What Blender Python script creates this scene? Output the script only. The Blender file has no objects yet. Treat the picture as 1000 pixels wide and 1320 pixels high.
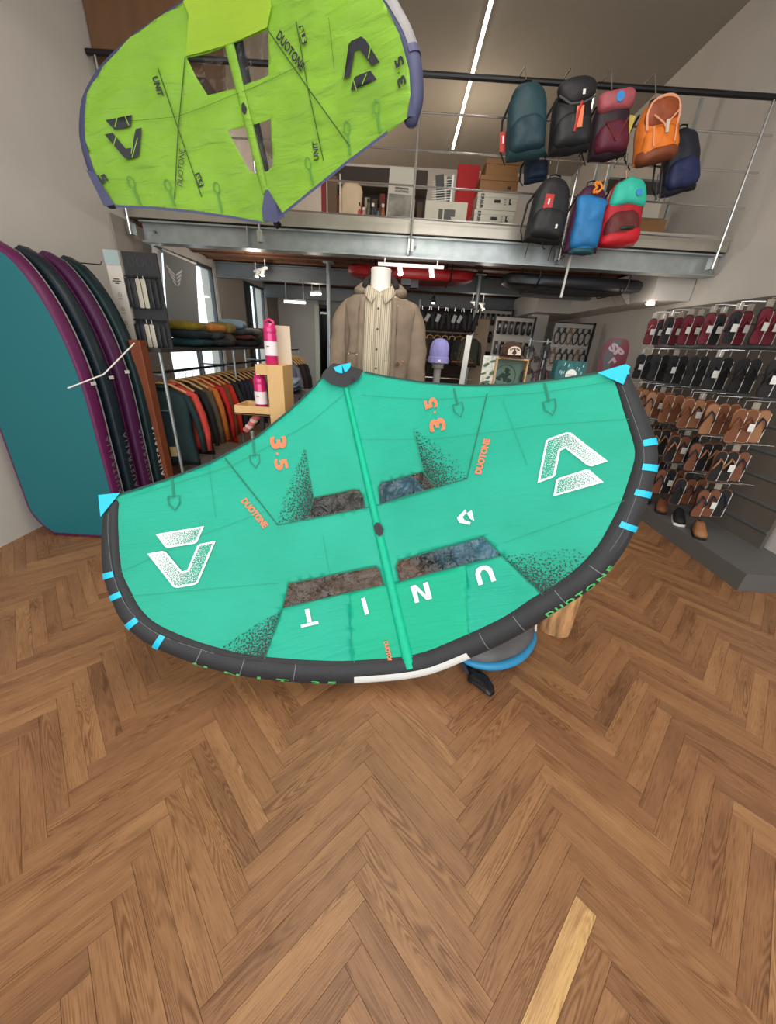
import bpy, bmesh, math, random
import numpy as np
from mathutils import Vector, Matrix, Euler
from mathutils.geometry import delaunay_2d_cdt

random.seed(7)
SC = bpy.context.scene
COL = SC.collection
PI = math.pi

# ------------------------------------------------------------------ camera (principal point 500,660; focal 465 px)
F_PX, CAM_H = 465.0, 1.55
_Y = np.array([18.0, 217.0, -F_PX]); _Y /= np.linalg.norm(_Y)
_D = np.array([-62.0, (62.0 * 18.0 - F_PX * F_PX) / 217.0, -F_PX]); _D /= np.linalg.norm(_D)
_Z = -_D; _X = np.cross(_Y, _Z)
RC = np.array([_X, _Y, _Z])                      # camera axes -> world axes
CO = np.array([0.0, 0.0, CAM_H])
cam_data = bpy.data.cameras.new('camera')
cam_data.sensor_fit = 'VERTICAL'; cam_data.sensor_height = 36.0
cam_data.lens = F_PX / 1320.0 * 36.0
cam_data.clip_start = 0.02; cam_data.clip_end = 200
cam = bpy.data.objects.new('camera', cam_data); COL.objects.link(cam)
m4 = Matrix.Identity(4)
for i in range(3):
    for j in range(3): m4[i][j] = RC[i][j]
m4.translation = Vector(CO)
cam.matrix_world = m4
SC.camera = cam

# ------------------------------------------------------------------ light and exposure
SC.view_settings.view_transform = 'Standard'; SC.view_settings.look = 'None'
SC.view_settings.gamma = 1.0; SC.view_settings.use_curve_mapping = False
SC.view_settings.exposure = 0.35
w = bpy.data.worlds.new('overcast_sky'); SC.world = w; w.use_nodes = True
w.node_tree.nodes['Background'].inputs[0].default_value = (0.86, 0.95, 1.0, 1)
w.node_tree.nodes['Background'].inputs[1].default_value = 1.5

def area(name, loc, rot, sx, sy, power, col=(1, 1, 1)):
    l = bpy.data.lights.new(name, 'AREA'); l.shape = 'RECTANGLE'; l.size = sx; l.size_y = sy
    l.energy = power; l.color = col
    o = bpy.data.objects.new(name, l); COL.objects.link(o); o.location = loc; o.rotation_euler = rot
    return o
area('shopfront_daylight', (0.2, -3.2, 2.6), (math.radians(78), 0, 0), 6.0, 3.6, 130, (1.0, 0.97, 0.93))
area('atrium_ceiling_light', (0.2, 1.2, 4.6), (0, 0, 0), 1.2, 3.5, 75, (1.0, 0.93, 0.84))

# ------------------------------------------------------------------ point helpers
def ray(px, py): return RC @ np.array([px - 500.0, 660.0 - py, -F_PX])
def atZ(px, py, z=0.0):
    d = ray(px, py); return Vector(CO + d * ((z - CAM_H) / d[2]))
def atY(px, py, y):
    d = ray(px, py); return Vector(CO + d * (y / d[1]))
def atX(px, py, x):
    d = ray(px, py); return Vector(CO + d * (x / d[0]))

# ------------------------------------------------------------------ materials
def lin(c):
    return tuple(((x / 255) / 12.92 if x / 255 <= 0.04045 else ((x / 255 + 0.055) / 1.055) ** 2.4) for x in c)
MATS = {}
def mat(name, rgb, rough=0.6, metal=0.0, var=0.0, vscale=8.0, bump=0.0, bscale=40.0, spec=0.5, emit=0.0, sheen=0.0, trans=0.0, stretch=None, coat=0.0):
    """procedural principled material; rgb in 0-255 sRGB"""
    if name in MATS: return MATS[name]
    m = bpy.data.materials.new(name); m.use_nodes = True; MATS[name] = m
    nt = m.node_tree; b = nt.nodes['Principled BSDF']; L = nt.links
    c = lin(rgb)
    b.inputs['Base Color'].default_value = (*c, 1); b.inputs['Roughness'].default_value = rough
    b.inputs['Metallic'].default_value = metal; b.inputs['Specular IOR Level'].default_value = spec
    if sheen: b.inputs['Sheen Weight'].default_value = sheen
    if trans: b.inputs['Transmission Weight'].default_value = trans
    if coat: b.inputs['Coat Weight'].default_value = coat
    if emit:
        b.inputs['Emission Color'].default_value = (*c, 1); b.inputs['Emission Strength'].default_value = emit
    if var or bump:
        tc = nt.nodes.new('ShaderNodeTexCoord'); mp = nt.nodes.new('ShaderNodeMapping'); L.new(tc.outputs['Object'], mp.inputs[0])
        if stretch: mp.inputs['Scale'].default_value = stretch
        if var:
            n = nt.nodes.new('ShaderNodeTexNoise'); n.inputs['Scale'].default_value = vscale; n.inputs['Detail'].default_value = 5
            L.new(mp.outputs[0], n.inputs[0])
            mr = nt.nodes.new('ShaderNodeMapRange'); mr.inputs[1].default_value = 0.3; mr.inputs[2].default_value = 0.7
            mr.inputs[3].default_value = 1 - var; mr.inputs[4].default_value = 1 + var; L.new(n.outputs[0], mr.inputs[0])
            vm = nt.nodes.new('ShaderNodeVectorMath'); vm.operation = 'SCALE'; vm.inputs[0].default_value = c
            L.new(mr.outputs[0], vm.inputs['Scale']); L.new(vm.outputs[0], b.inputs['Base Color'])
        if bump:
            n2 = nt.nodes.new('ShaderNodeTexNoise'); n2.inputs['Scale'].default_value = bscale; n2.inputs['Detail'].default_value = 4
            L.new(mp.outputs[0], n2.inputs[0])
            bp = nt.nodes.new('ShaderNodeBump'); bp.inputs['Strength'].default_value = bump; bp.inputs['Distance'].default_value = 0.02
            L.new(n2.outputs[0], bp.inputs['Height']); L.new(bp.outputs[0], b.inputs['Normal'])
    return m

def plank_material():
    m = bpy.data.materials.new('oak_plank'); m.use_nodes = True
    nt = m.node_tree; b = nt.nodes['Principled BSDF']; L = nt.links; N = nt.nodes.new
    uv = N('ShaderNodeUVMap'); uv.uv_map = 'UVMap'
    at = N('ShaderNodeAttribute'); at.attribute_name = 'tone'
    def mapping(sx, sy):
        mp = N('ShaderNodeMapping'); mp.inputs['Scale'].default_value = (sx, sy, 1); L.new(uv.outputs[0], mp.inputs[0]); return mp
    def noise(mp, sc, det, dist=0.0):
        n = N('ShaderNodeTexNoise'); n.inputs['Scale'].default_value = sc; n.inputs['Detail'].default_value = det
        n.inputs['Distortion'].default_value = dist; L.new(mp.outputs[0], n.inputs[0]); return n
    def math_(op, a, v=None, v2=None):
        x = N('ShaderNodeMath'); x.operation = op
        if hasattr(a, 'links'): L.new(a, x.inputs[0])
        else: x.inputs[0].default_value = a
        if v is not None:
            if hasattr(v, 'links'): L.new(v, x.inputs[1])
            else: x.inputs[1].default_value = v
        return x.outputs[0]
    cath = noise(mapping(1.5, 15), 1.0, 1.0, 0.3)                 # contour lines of a stretched noise = oak cathedrals
    s = math_('SINE', math_('MULTIPLY', cath.outputs[0], 75.0))
    s = math_('POWER', math_('ABSOLUTE', s), 2.2)
    fade = noise(mapping(2.0, 9), 1.0, 2.0)
    fr = N('ShaderNodeMapRange'); fr.inputs[1].default_value = 0.45; fr.inputs[2].default_value = 0.62; L.new(fade.outputs[0], fr.inputs[0])
    rings = math_('MULTIPLY', s, fr.outputs[0])
    pores = noise(mapping(14, 330), 1.0, 3.0)
    pr = N('ShaderNodeMapRange'); pr.inputs[1].default_value = 0.47; pr.inputs[2].default_value = 0.72; L.new(pores.outputs[0], pr.inputs[0])
    broad = noise(mapping(3, 22), 1.0, 4.0)
    ramp = N('ShaderNodeValToRGB'); ramp.color_ramp.elements.remove(ramp.color_ramp.elements[0])
    e0 = ramp.color_ramp.elements[0]; e0.position = 0.0; e0.color = (*lin((124, 86, 58)), 1)
    for p, c in ((0.35, (144, 102, 69)), (0.6, (157, 114, 77)), (0.85, (172, 129, 89)), (1.0, (206, 164, 110))):
        e = ramp.color_ramp.elements.new(p); e.color = (*lin(c), 1)
    add = math_('ADD', at.outputs['Fac'], math_('MULTIPLY', math_('SUBTRACT', broad.outputs[0], 0.5), 0.8))
    L.new(add, ramp.inputs[0])
    mx = N('ShaderNodeMix'); mx.data_type = 'RGBA'; mx.blend_type = 'MULTIPLY'
    mx.inputs[7].default_value = (0.46, 0.36, 0.29, 1); L.new(ramp.outputs[0], mx.inputs[6])
    k = math_('ADD', math_('MULTIPLY', rings, 0.72), math_('MULTIPLY', pr.outputs[0], 0.62)); L.new(k, mx.inputs[0])
    mx.clamp_factor = True
    L.new(mx.outputs[2], b.inputs['Base Color'])
    b.inputs['Roughness'].default_value = 0.42; b.inputs['Specular IOR Level'].default_value = 0.42
    bp = N('ShaderNodeBump'); bp.inputs['Strength'].default_value = 0.18; bp.inputs['Distance'].default_value = 0.002; bp.invert = True
    L.new(k, bp.inputs['Height']); L.new(bp.outputs[0], b.inputs['Normal'])
    return m

def cloth_material(name, rgb, rgb2, trans=0.0, crease=(6, 26), strength=0.35, rough=0.55):
    """thin ripstop: slight colour drift, directional wrinkles, some light through the cloth"""
    m = bpy.data.materials.new(name); m.use_nodes = True; nt = m.node_tree; b = nt.nodes['Principled BSDF']; L = nt.links; N = nt.nodes.new
    uv = N('ShaderNodeUVMap'); uv.uv_map = 'UVMap'
    n = N('ShaderNodeTexNoise'); n.inputs['Scale'].default_value = 2.2; n.inputs['Detail'].default_value = 3; L.new(uv.outputs[0], n.inputs[0])
    fine = N('ShaderNodeTexNoise'); fine.inputs['Scale'].default_value = 260; fine.inputs['Detail'].default_value = 1; L.new(uv.outputs[0], fine.inputs[0])
    mix = N('ShaderNodeMix'); mix.data_type = 'RGBA'; mix.inputs[6].default_value = (*lin(rgb), 1); mix.inputs[7].default_value = (*lin(rgb2), 1)
    mr = N('ShaderNodeMapRange'); mr.inputs[1].default_value = 0.35; mr.inputs[2].default_value = 0.65
    ad = N('ShaderNodeMath'); ad.operation = 'MULTIPLY_ADD'; ad.inputs[1].default_value = 0.25; L.new(fine.outputs[0], ad.inputs[0]); L.new(n.outputs[0], ad.inputs[2])
    sb = N('ShaderNodeMath'); sb.operation = 'SUBTRACT'; sb.inputs[1].default_value = 0.12; L.new(ad.outputs[0], sb.inputs[0])
    L.new(sb.outputs[0], mr.inputs[0]); L.new(mr.outputs[0], mix.inputs[0]); L.new(mix.outputs[2], b.inputs['Base Color'])
    mp = N('ShaderNodeMapping'); mp.inputs['Scale'].default_value = (crease[0], crease[1], 1); mp.inputs['Rotation'].default_value = (0, 0, 0.25); L.new(uv.outputs[0], mp.inputs[0])
    w1 = N('ShaderNodeTexNoise'); w1.inputs['Scale'].default_value = 1.0; w1.inputs['Detail'].default_value = 3; w1.inputs['Distortion'].default_value = 0.8; L.new(mp.outputs[0], w1.inputs[0])
    bp = N('ShaderNodeBump'); bp.inputs['Strength'].default_value = strength; bp.inputs['Distance'].default_value = 0.02
    L.new(w1.outputs[0], bp.inputs['Height']); L.new(bp.outputs[0], b.inputs['Normal'])
    b.inputs['Roughness'].default_value = rough; b.inputs['Specular IOR Level'].default_value = 0.35
    if trans:
        tr = N('ShaderNodeBsdfTranslucent'); L.new(mix.outputs[2], tr.inputs[0]); L.new(bp.outputs[0], tr.inputs['Normal'])
        ms = N('ShaderNodeMixShader'); ms.inputs[0].default_value = trans
        L.new(b.outputs[0], ms.inputs[1]); L.new(tr.outputs[0], ms.inputs[2]); L.new(ms.outputs[0], nt.nodes['Material Output'].inputs[0])
    return m

def speckle_material(name, rgb, scale=420.0):
    """printed dots whose density follows the vertex attribute 'dens'"""
    m = bpy.data.materials.new(name); m.use_nodes = True; nt = m.node_tree; b = nt.nodes['Principled BSDF']; L = nt.links; N = nt.nodes.new
    b.inputs['Base Color'].default_value = (*lin(rgb), 1); b.inputs['Roughness'].default_value = 0.6
    uv = N('ShaderNodeUVMap'); uv.uv_map = 'UVMap'
    a = N('ShaderNodeAttribute'); a.attribute_name = 'dens'
    n = N('ShaderNodeTexNoise'); n.inputs['Scale'].default_value = scale; n.inputs['Detail'].default_value = 0; L.new(uv.outputs[0], n.inputs[0])
    mr = N('ShaderNodeMapRange'); mr.inputs[1].default_value = 0.0; mr.inputs[2].default_value = 1.0; mr.inputs[3].default_value = 0.30; mr.inputs[4].default_value = 0.62
    L.new(a.outputs['Fac'], mr.inputs[0])
    lt = N('ShaderNodeMath'); lt.operation = 'LESS_THAN'; L.new(n.outputs[0], lt.inputs[0]); L.new(mr.outputs[0], lt.inputs[1])
    t = N('ShaderNodeBsdfTransparent'); ms = N('ShaderNodeMixShader')
    L.new(lt.outputs[0], ms.inputs[0]); L.new(t.outputs[0], ms.inputs[1]); L.new(b.outputs[0], ms.inputs[2])
    L.new(ms.outputs[0], nt.nodes['Material Output'].inputs[0])
    return m

def film_material(name, tint=(0.72, 0.75, 0.77), gloss=0.045, bumpd=0.03):
    """clear crinkled window film"""
    m = bpy.data.materials.new(name); m.use_nodes = True; nt = m.node_tree; L = nt.links; N = nt.nodes.new
    uv = N('ShaderNodeUVMap'); uv.uv_map = 'UVMap'
    n = N('ShaderNodeTexNoise'); n.inputs['Scale'].default_value = 16; n.inputs['Detail'].default_value = 4; n.inputs['Distortion'].default_value = 0.8
    L.new(uv.outputs[0], n.inputs[0])
    bp = N('ShaderNodeBump'); bp.inputs['Strength'].default_value = 0.9; bp.inputs['Distance'].default_value = 0.03; L.new(n.outputs[0], bp.inputs['Height'])
    g = N('ShaderNodeBsdfGlossy'); g.inputs['Roughness'].default_value = 0.08; L.new(bp.outputs[0], g.inputs['Normal'])
    t = N('ShaderNodeBsdfTransparent'); t.inputs[0].default_value = (*tint, 1)
    ms = N('ShaderNodeMixShader'); ms.inputs[0].default_value = gloss
    L.new(t.outputs[0], ms.inputs[1]); L.new(g.outputs[0], ms.inputs[2]); L.new(ms.outputs[0], nt.nodes['Material Output'].inputs[0])
    return m

def glass_material(name):
    m = bpy.data.materials.new(name); m.use_nodes = True; nt = m.node_tree; L = nt.links; N = nt.nodes.new
    g = N('ShaderNodeBsdfGlossy'); g.inputs['Roughness'].default_value = 0.03
    t = N('ShaderNodeBsdfTransparent'); t.inputs[0].default_value = (0.95, 0.98, 0.98, 1)
    ms = N('ShaderNodeMixShader'); ms.inputs[0].default_value = 0.06
    L.new(t.outputs[0], ms.inputs[1]); L.new(g.outputs[0], ms.inputs[2]); L.new(ms.outputs[0], nt.nodes['Material Output'].inputs[0])
    return m

# ------------------------------------------------------------------ mesh helpers
class MB:
    """collects shapes into one mesh"""
    def __init__(s): s.v = []; s.f = []
    def add(s, vs, fs):
        o = len(s.v); s.v += [tuple(p) for p in vs]; s.f += [tuple(i + o for i in f) for f in fs]; return s
    def box(s, c, size, rz=0.0, rot=None, bev=0.0):
        hx, hy, hz = size[0] / 2, size[1] / 2, size[2] / 2
        R = rot.to_matrix() if rot is not None else Matrix.Rotation(rz, 3, 'Z')
        c = Vector(c)
        b = min(bev, hx * .45, hy * .45, hz * .45)
        if b <= 0:
            P = [(-hx, -hy, -hz), (hx, -hy, -hz), (hx, hy, -hz), (-hx, hy, -hz), (-hx, -hy, hz), (hx, -hy, hz), (hx, hy, hz), (-hx, hy, hz)]
            F = [(0, 3, 2, 1), (4, 5, 6, 7), (0, 1, 5, 4), (1, 2, 6, 5), (2, 3, 7, 6), (3, 0, 4, 7)]
            return s.add([c + R @ Vector(p) for p in P], F)
        bm = bmesh.new(); bmesh.ops.create_cube(bm, size=1.0)
        bmesh.ops.scale(bm, vec=(2 * hx, 2 * hy, 2 * hz), verts=bm.verts)
        bmesh.ops.bevel(bm, geom=list(bm.edges), offset=b, segments=2, affect='EDGES', profile=0.5)
        bm.verts.index_update(); vs = [c + R @ v.co for v in bm.verts]; fs = [[v.index for v in f.verts] for f in bm.faces]; bm.free()
        return s.add(vs, fs)
    def tube(s, pts, r, n=8, cap=True, closed=False, flat=1.0):
        pts = [Vector(p) for p in pts]; k = len(pts)
        rs = r if isinstance(r, (list, tuple)) else [r] * k
        vs = []; prev = None
        for i, p in enumerate(pts):
            if closed: t = pts[(i + 1) % k] - pts[i - 1]
            else: t = pts[min(i + 1, k - 1)] - pts[max(i - 1, 0)]
            if t.length < 1e-9: t = Vector((0, 0, 1))
            t.normalize()
            if prev is None:
                a = Vector((0, 0, 1)) if abs(t.z) < 0.9 else Vector((1, 0, 0))
                x = t.cross(a).normalized()
            else:
                x = (prev - t * prev.dot(t))
                x = x.normalized() if x.length > 1e-6 else t.orthogonal().normalized()
            prev = x; y = t.cross(x)
            for j in range(n):
                a = 2 * PI * j / n
                vs.append(p + x * math.cos(a) * rs[i] + y * math.sin(a) * rs[i] * flat)
        fs = []
        for i in range(k if closed else k - 1):
            for j in range(n):
                a = i * n + j; b = i * n + (j + 1) % n; c2 = ((i + 1) % k) * n + (j + 1) % n; d = ((i + 1) % k) * n + j
                fs.append((a, b, c2, d))
        if cap and not closed:
            fs.append(tuple(range(n))[::-1]); fs.append(tuple((k - 1) * n + j for j in range(n)))
        return s.add(vs, fs)
    def cyl(s, a, b, r, n=16, r2=None): return s.tube([a, b], [r, r if r2 is None else r2], n)
    def lathe(s, prof, c=(0, 0, 0), n=20, axis=None):
        c = Vector(c); R = axis if axis is not None else Matrix.Identity(3); vs = []; fs = []
        for r, z in prof:
            for j in range(n):
                a = 2 * PI * j / n; vs.append(c + R @ Vector((r * math.cos(a), r * math.sin(a), z)))
        for i in range(len(prof) - 1):
            for j in range(n): fs.append((i * n + j, i * n + (j + 1) % n, (i + 1) * n + (j + 1) % n, (i + 1) * n + j))
        fs.append(tuple(range(n))[::-1]); fs.append(tuple((len(prof) - 1) * n + j for j in range(n)))
        return s.add(vs, fs)
    def prism(s, poly, M, d0, d1):
        """poly (2-D) mapped by M(x,y,depth)"""
        n = len(poly); vs = [M(x, y, d0) for x, y in poly] + [M(x, y, d1) for x, y in poly]
        fs = [tuple(range(n)), tuple(range(2 * n - 1, n - 1, -1))] + [(i, i + n, (i + 1) % n + n, (i + 1) % n) for i in range(n)]
        return s.add(vs, fs)
    def puff(s, poly, M, d0, d1, rings=5, soft=2.2, cen=None):
        """cushion: outline poly bulging to depth d1 in front and d0 behind"""
        n = len(poly); cx = sum(p[0] for p in poly) / n; cy = sum(p[1] for p in poly) / n
        if cen: cx, cy = cen
        vs = []; idx = []
        for side, d in ((1, d1), (-1, d0)):
            for k in range(rings):
                if side == -1 and k == 0: idx.append(idx[0]); continue
                t = k / rings; sc = 1 - t ** 1.3; h = (1 - sc ** soft) ** (1 / soft) if k else 0.0
                mid = (d0 + d1) / 2
                o = len(vs)
                vs += [M(cx + (x - cx) * sc, cy + (y - cy) * sc, mid + (d - mid) * h) for x, y in poly]
                idx.append(list(range(o, o + n)))
            vs.append(M(cx, cy, d)); idx.append(len(vs) - 1)
        fs = []
        for base, flip in ((0, False), (rings + 1, True)):
            for k in range(rings - 1):
                a, b = idx[base + k], idx[base + k + 1]
                for j in range(n):
                    q = (a[j], a[(j + 1) % n], b[(j + 1) % n], b[j]); fs.append(q[::-1] if flip else q)
            a = idx[base + rings - 1]; c = idx[base + rings]
            for j in range(n):
                q = (a[j], a[(j + 1) % n], c); fs.append(q[::-1] if flip else q)
        return s.add(vs, fs)
    def loft(s, rings, cap=True, closed=True):
        n = len(rings[0]); vs = [p for r in rings for p in r]; fs = []
        for i in range(len(rings) - 1):
            for j in range(n if closed else n - 1):
                fs.append((i * n + j, i * n + (j + 1) % n, (i + 1) * n + (j + 1) % n, (i + 1) * n + j))
        if cap and closed: fs.append(tuple(range(n))[::-1]); fs.append(tuple((len(rings) - 1) * n + j for j in range(n)))
        return s.add(vs, fs)
    def build(s, name, m, parent=None, smooth=False, fix=True, solid=0.0, sub=0, jitter=0.0, jscale=6.0):
        me = bpy.data.meshes.new(name); me.from_pydata([tuple(v) for v in s.v], [], s.f)
        if fix:
            bm = bmesh.new(); bm.from_mesh(me); bmesh.ops.recalc_face_normals(bm, faces=bm.faces); bm.to_mesh(me); bm.free()
        o = bpy.data.objects.new(name, me); COL.objects.link(o)
        if jitter:
            from mathutils import noise
            off = random.random() * 50
            for v in me.vertices:
                q = v.co * jscale + Vector((off, off, off))
                v.co += Vector((noise.noise(q), noise.noise(q + Vector((9, 3, 1))), noise.noise(q + Vector((2, 7, 5))))) * jitter
        if smooth:
            me.polygons.foreach_set('use_smooth', [True] * len(me.polygons))
            if smooth == 'auto':
                me.set_sharp_from_angle(angle=math.radians(38))
        if m is not None: me.materials.append(m)
        if solid:
            md = o.modifiers.new('s', 'SOLIDIFY'); md.thickness = solid; md.offset = 0
        if sub:
            md = o.modifiers.new('d', 'SUBSURF'); md.levels = sub; md.render_levels = sub
        if parent is not None: o.parent = parent
        return o

def thing(name, label, cat, loc=(0, 0, 0), rz=0.0, group=None, rot=None):
    o = bpy.data.objects.new(name, None); COL.objects.link(o); o.empty_display_size = 0.05
    o.location = loc; o.rotation_euler = rot if rot is not None else (0, 0, rz)
    o['label'] = label; o['category'] = cat
    if group: o['group'] = group
    return o
def tag(o, label, cat, group=None):
    o['label'] = label; o['category'] = cat
    if group: o['group'] = group
    return o
def struct(name, mb, m, parent=None, **k):
    o = mb.build(name, m, parent, **k)
    if parent is None: o['kind'] = 'structure'
    return o
def copy_thing(root, loc=None, rz=None, label=None):
    r = root.copy(); COL.objects.link(r)
    if loc is not None: r.location = loc
    if rz is not None: r.rotation_euler = (0, 0, rz)
    if label: r['label'] = label
    for ch in root.children:
        c = ch.copy(); COL.objects.link(c); c.parent = r
        for g in ch.children:
            d = g.copy(); COL.objects.link(d); d.parent = c
    return r
def box_plane(origin, ux, uy):
    """map (x, y, depth) onto a plane with axes ux, uy; depth along their cross product"""
    o = Vector(origin); ux = Vector(ux).normalized(); uy = Vector(uy).normalized(); n = ux.cross(uy)
    return lambda x, y, d=0.0: o + ux * x + uy * y + n * d
def FRONT(c, tilt=0.0):
    """plane facing the camera side (-Y) at c, turned by tilt about Y"""
    ux = Vector((math.cos(tilt), 0, -math.sin(tilt))); uz = Vector((math.sin(tilt), 0, math.cos(tilt)))
    o = Vector(c); n = Vector((0, -1, 0))
    return lambda x, y, d=0.0: o + ux * x + uz * y + n * d
def LOC(x, y, d=0.0): return Vector((x, -d, y))            # local front plane: x right, y up, depth towards -Y

_TXT = {}
def text_polys(s, bold=0.0, space=1.0):
    """verts, faces, width, height of flat lettering, unit cap height"""
    key = (s, bold, space)
    if key in _TXT: return _TXT[key]
    cu = bpy.data.curves.new('t', 'FONT'); cu.body = s; cu.size = 1.0; cu.offset = bold; cu.space_character = space; cu.resolution_u = 3
    ob = bpy.data.objects.new('t', cu); COL.objects.link(ob)
    dg = bpy.context.evaluated_depsgraph_get(); me = bpy.data.meshes.new_from_object(ob.evaluated_get(dg))
    v = np.array([q.co[:2] for q in me.vertices]); f = [tuple(p.vertices) for p in me.polygons]
    bpy.data.objects.remove(ob); bpy.data.curves.remove(cu); bpy.data.meshes.remove(me)
    mn = v.min(0); mx = v.max(0); h = mx[1] - mn[1]
    v = (v - mn) / h; w_ = (mx[0] - mn[0]) / h
    _TXT[key] = (v, f, w_); return _TXT[key]
def text_on(name, s, M, x0, y0, w_=None, h=None, m=None, parent=None, off=0.001, ang=0.0, bold=0.02, space=1.0, mb=None):
    """lettering centred at x0,y0 on plane map M; w_ and/or h in metres"""
    v, f, ww = text_polys(s, bold, space)
    if h is None: h = w_ / ww
    sx = (w_ / ww) if w_ else h
    ca, sa = math.cos(ang), math.sin(ang); P = []
    for a, b in v:
        x = (a - ww / 2) * sx; y = (b - .5) * h
        P.append(M(x0 + x * ca - y * sa, y0 + x * sa + y * ca, off))
    t = mb or MB(); t.add(P, f)
    if mb is not None: return None
    return t.build(name, m, parent, fix=False)
def rounded(w_, h, r, n=5, taper=1.0):
    P = []
    for cx, cy, a0 in ((w_ / 2 - r, h / 2 - r, 0), (-w_ / 2 + r, h / 2 - r, 90), (-w_ / 2 + r, -h / 2 + r, 180), (w_ / 2 - r, -h / 2 + r, 270)):
        for i in range(n + 1):
            a = math.radians(a0 + 90 * i / n); x = cx + r * math.cos(a); y = cy + r * math.sin(a)
            if y > 0: x *= 1 + (taper - 1) * (y / (h / 2))
            P.append((x, y))
    return P
def dense(poly, step):
    out = []
    n = len(poly)
    for i in range(n):
        a = poly[i]; b = poly[(i + 1) % n]; d = math.hypot(b[0] - a[0], b[1] - a[1]); k = max(1, int(d / step))
        for j in range(k): out.append((a[0] + (b[0] - a[0]) * j / k, a[1] + (b[1] - a[1]) * j / k))
    return out
def smooth_line(P, k=6, closed=False):
    """Catmull-Rom through P"""
    P = [np.array(p, float) for p in P]; n = len(P); out = []
    for i in range(n if closed else n - 1):
        p0 = P[(i - 1) % n] if (closed or i > 0) else P[0]; p1 = P[i]; p2 = P[(i + 1) % n]; p3 = P[(i + 2) % n] if (closed or i + 2 < n) else P[-1]
        for j in range(k):
            t = j / k
            out.append(tuple(0.5 * ((2 * p1) + (-p0 + p2) * t + (2 * p0 - 5 * p1 + 4 * p2 - p3) * t * t + (-p0 + 3 * p1 - 3 * p2 + p3) * t ** 3)))
    if not closed: out.append(tuple(P[-1]))
    return out
# ================================================================== the room
plaster = mat('plaster_warm_white', (196, 190, 182), 0.85, var=0.03, vscale=3, bump=0.05, bscale=60)
plaster_shaded = mat('plaster_shaded_taupe', (150, 141, 132), 0.85, var=0.03, vscale=3)
ceil_m = mat('ceiling_taupe', (158, 150, 138), 0.9, var=0.02)
wood_ceiling = mat('brown_board_ceiling', (98, 60, 34), 0.7, var=0.2, vscale=6, stretch=(1, 8, 1))
steel = mat('galvanised_steel', (168, 174, 174), 0.42, 0.65, var=0.12, vscale=10, bump=0.05)
steel_dark = mat('grey_painted_steel', (112, 116, 118), 0.5, 0.4, var=0.08)
chrome = mat('bright_steel', (205, 205, 205), 0.25, 0.9)
black_metal = mat('black_metal', (28, 28, 30), 0.45, 0.3)
white_m = mat('white_paint', (235, 233, 228), 0.5)
lamp_white = mat('lamp_tube', (255, 250, 240), 0.5, emit=9.0)
lamp_spot = mat('lamp_spot', (255, 240, 215), 0.5, emit=14.0)

XR, XL, YB, ZC = 3.2, -2.9, 9.6, 4.8
# ---- floor: a screed with individual oak blocks in herringbone
struct('floor', MB().box((0.1, 3.2, -0.021), (7.2, 13.2, 0.02)), mat('floor_screed', (60, 42, 30), 0.9))
floor_o = bpy.data.objects['floor']
PL, PWID = 0.5025, 0.5025 / 8
oak = plank_material()
s2 = math.sqrt(0.5)
def plank_geo(cx, cy, ang, rnd, light=None):
    """one oak block with eased edges, returns verts, faces, uvs per loop, tone"""
    hl, hw = PL / 2, PWID / 2; g = 0.0002; e = 0.0006
    ca, sa = math.cos(ang), math.sin(ang)
    P = []
    for z, ins in ((-0.011, g), (-0.0009, g), (0.0, g + e)):
        for sx, sy in ((-1, -1), (1, -1), (1, 1), (-1, 1)):
            x = sx * (hl - ins); y = sy * (hw - ins); P.append((x, y, z))
    dz = rnd.uniform(-0.00025, 0.0)
    V = [(cx + x * ca - y * sa, cy + x * sa + y * ca, z + dz) for x, y, z in P]
    F = [(8, 9, 10, 11)] + [(a * 4 + i, a * 4 + (i + 1) % 4, (a + 1) * 4 + (i + 1) % 4, (a + 1) * 4 + i) for a in (0, 1) for i in range(4)]
    ox, oy = rnd.uniform(0, 60), rnd.uniform(0, 60)
    tone = rnd.gauss(0.43, 0.125) if light is None else light
    UV = [(P[i][0] + ox, P[i][1] + oy) for f in F for i in f]
    return V, F, UV, min(0.68, max(0.08, tone)) if light is None else light
def plank_object(name, geos):
    V = []; F = []; UV = []; T = []
    for v, f, uv, t in geos:
        o = len(V); V += v; F += [tuple(i + o for i in q) for q in f]; UV += uv; T += [t] * len(v)
    me = bpy.data.meshes.new(name); me.from_pydata(V, [], F)
    l = me.uv_layers.new(name='UVMap'); l.data.foreach_set('uv', [c for p in UV for c in p])
    a = me.attributes.new('tone', 'FLOAT', 'POINT'); a.data.foreach_set('value', T)
    me.materials.append(oak)
    o = bpy.data.objects.new(name, me); COL.objects.link(o); o.parent = floor_o; return o
rnd = random.Random(11)
cand = []
for a in range(-130, 240):
    for m_ in range(-8, 9):
        for kind in (0, 1):
            if kind == 0: gx, gy = a + 16 * m_ + 4, a + 0.5            # along (+,+)
            else: gx, gy = a + 0.5 + 16 * m_, a - 15 + 4              # along (-,+)
            gx *= PWID; gy *= PWID
            wx = (gx - gy) * s2 - 0.3553; wy = (gx + gy) * s2 + 0.055
            if -3.45 < wx < 3.55 and -3.2 < wy < 9.55: cand.append((wx, wy, PI / 4 if kind == 0 else 3 * PI / 4))
vis = []; rest = []
MI = RC.T
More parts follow.
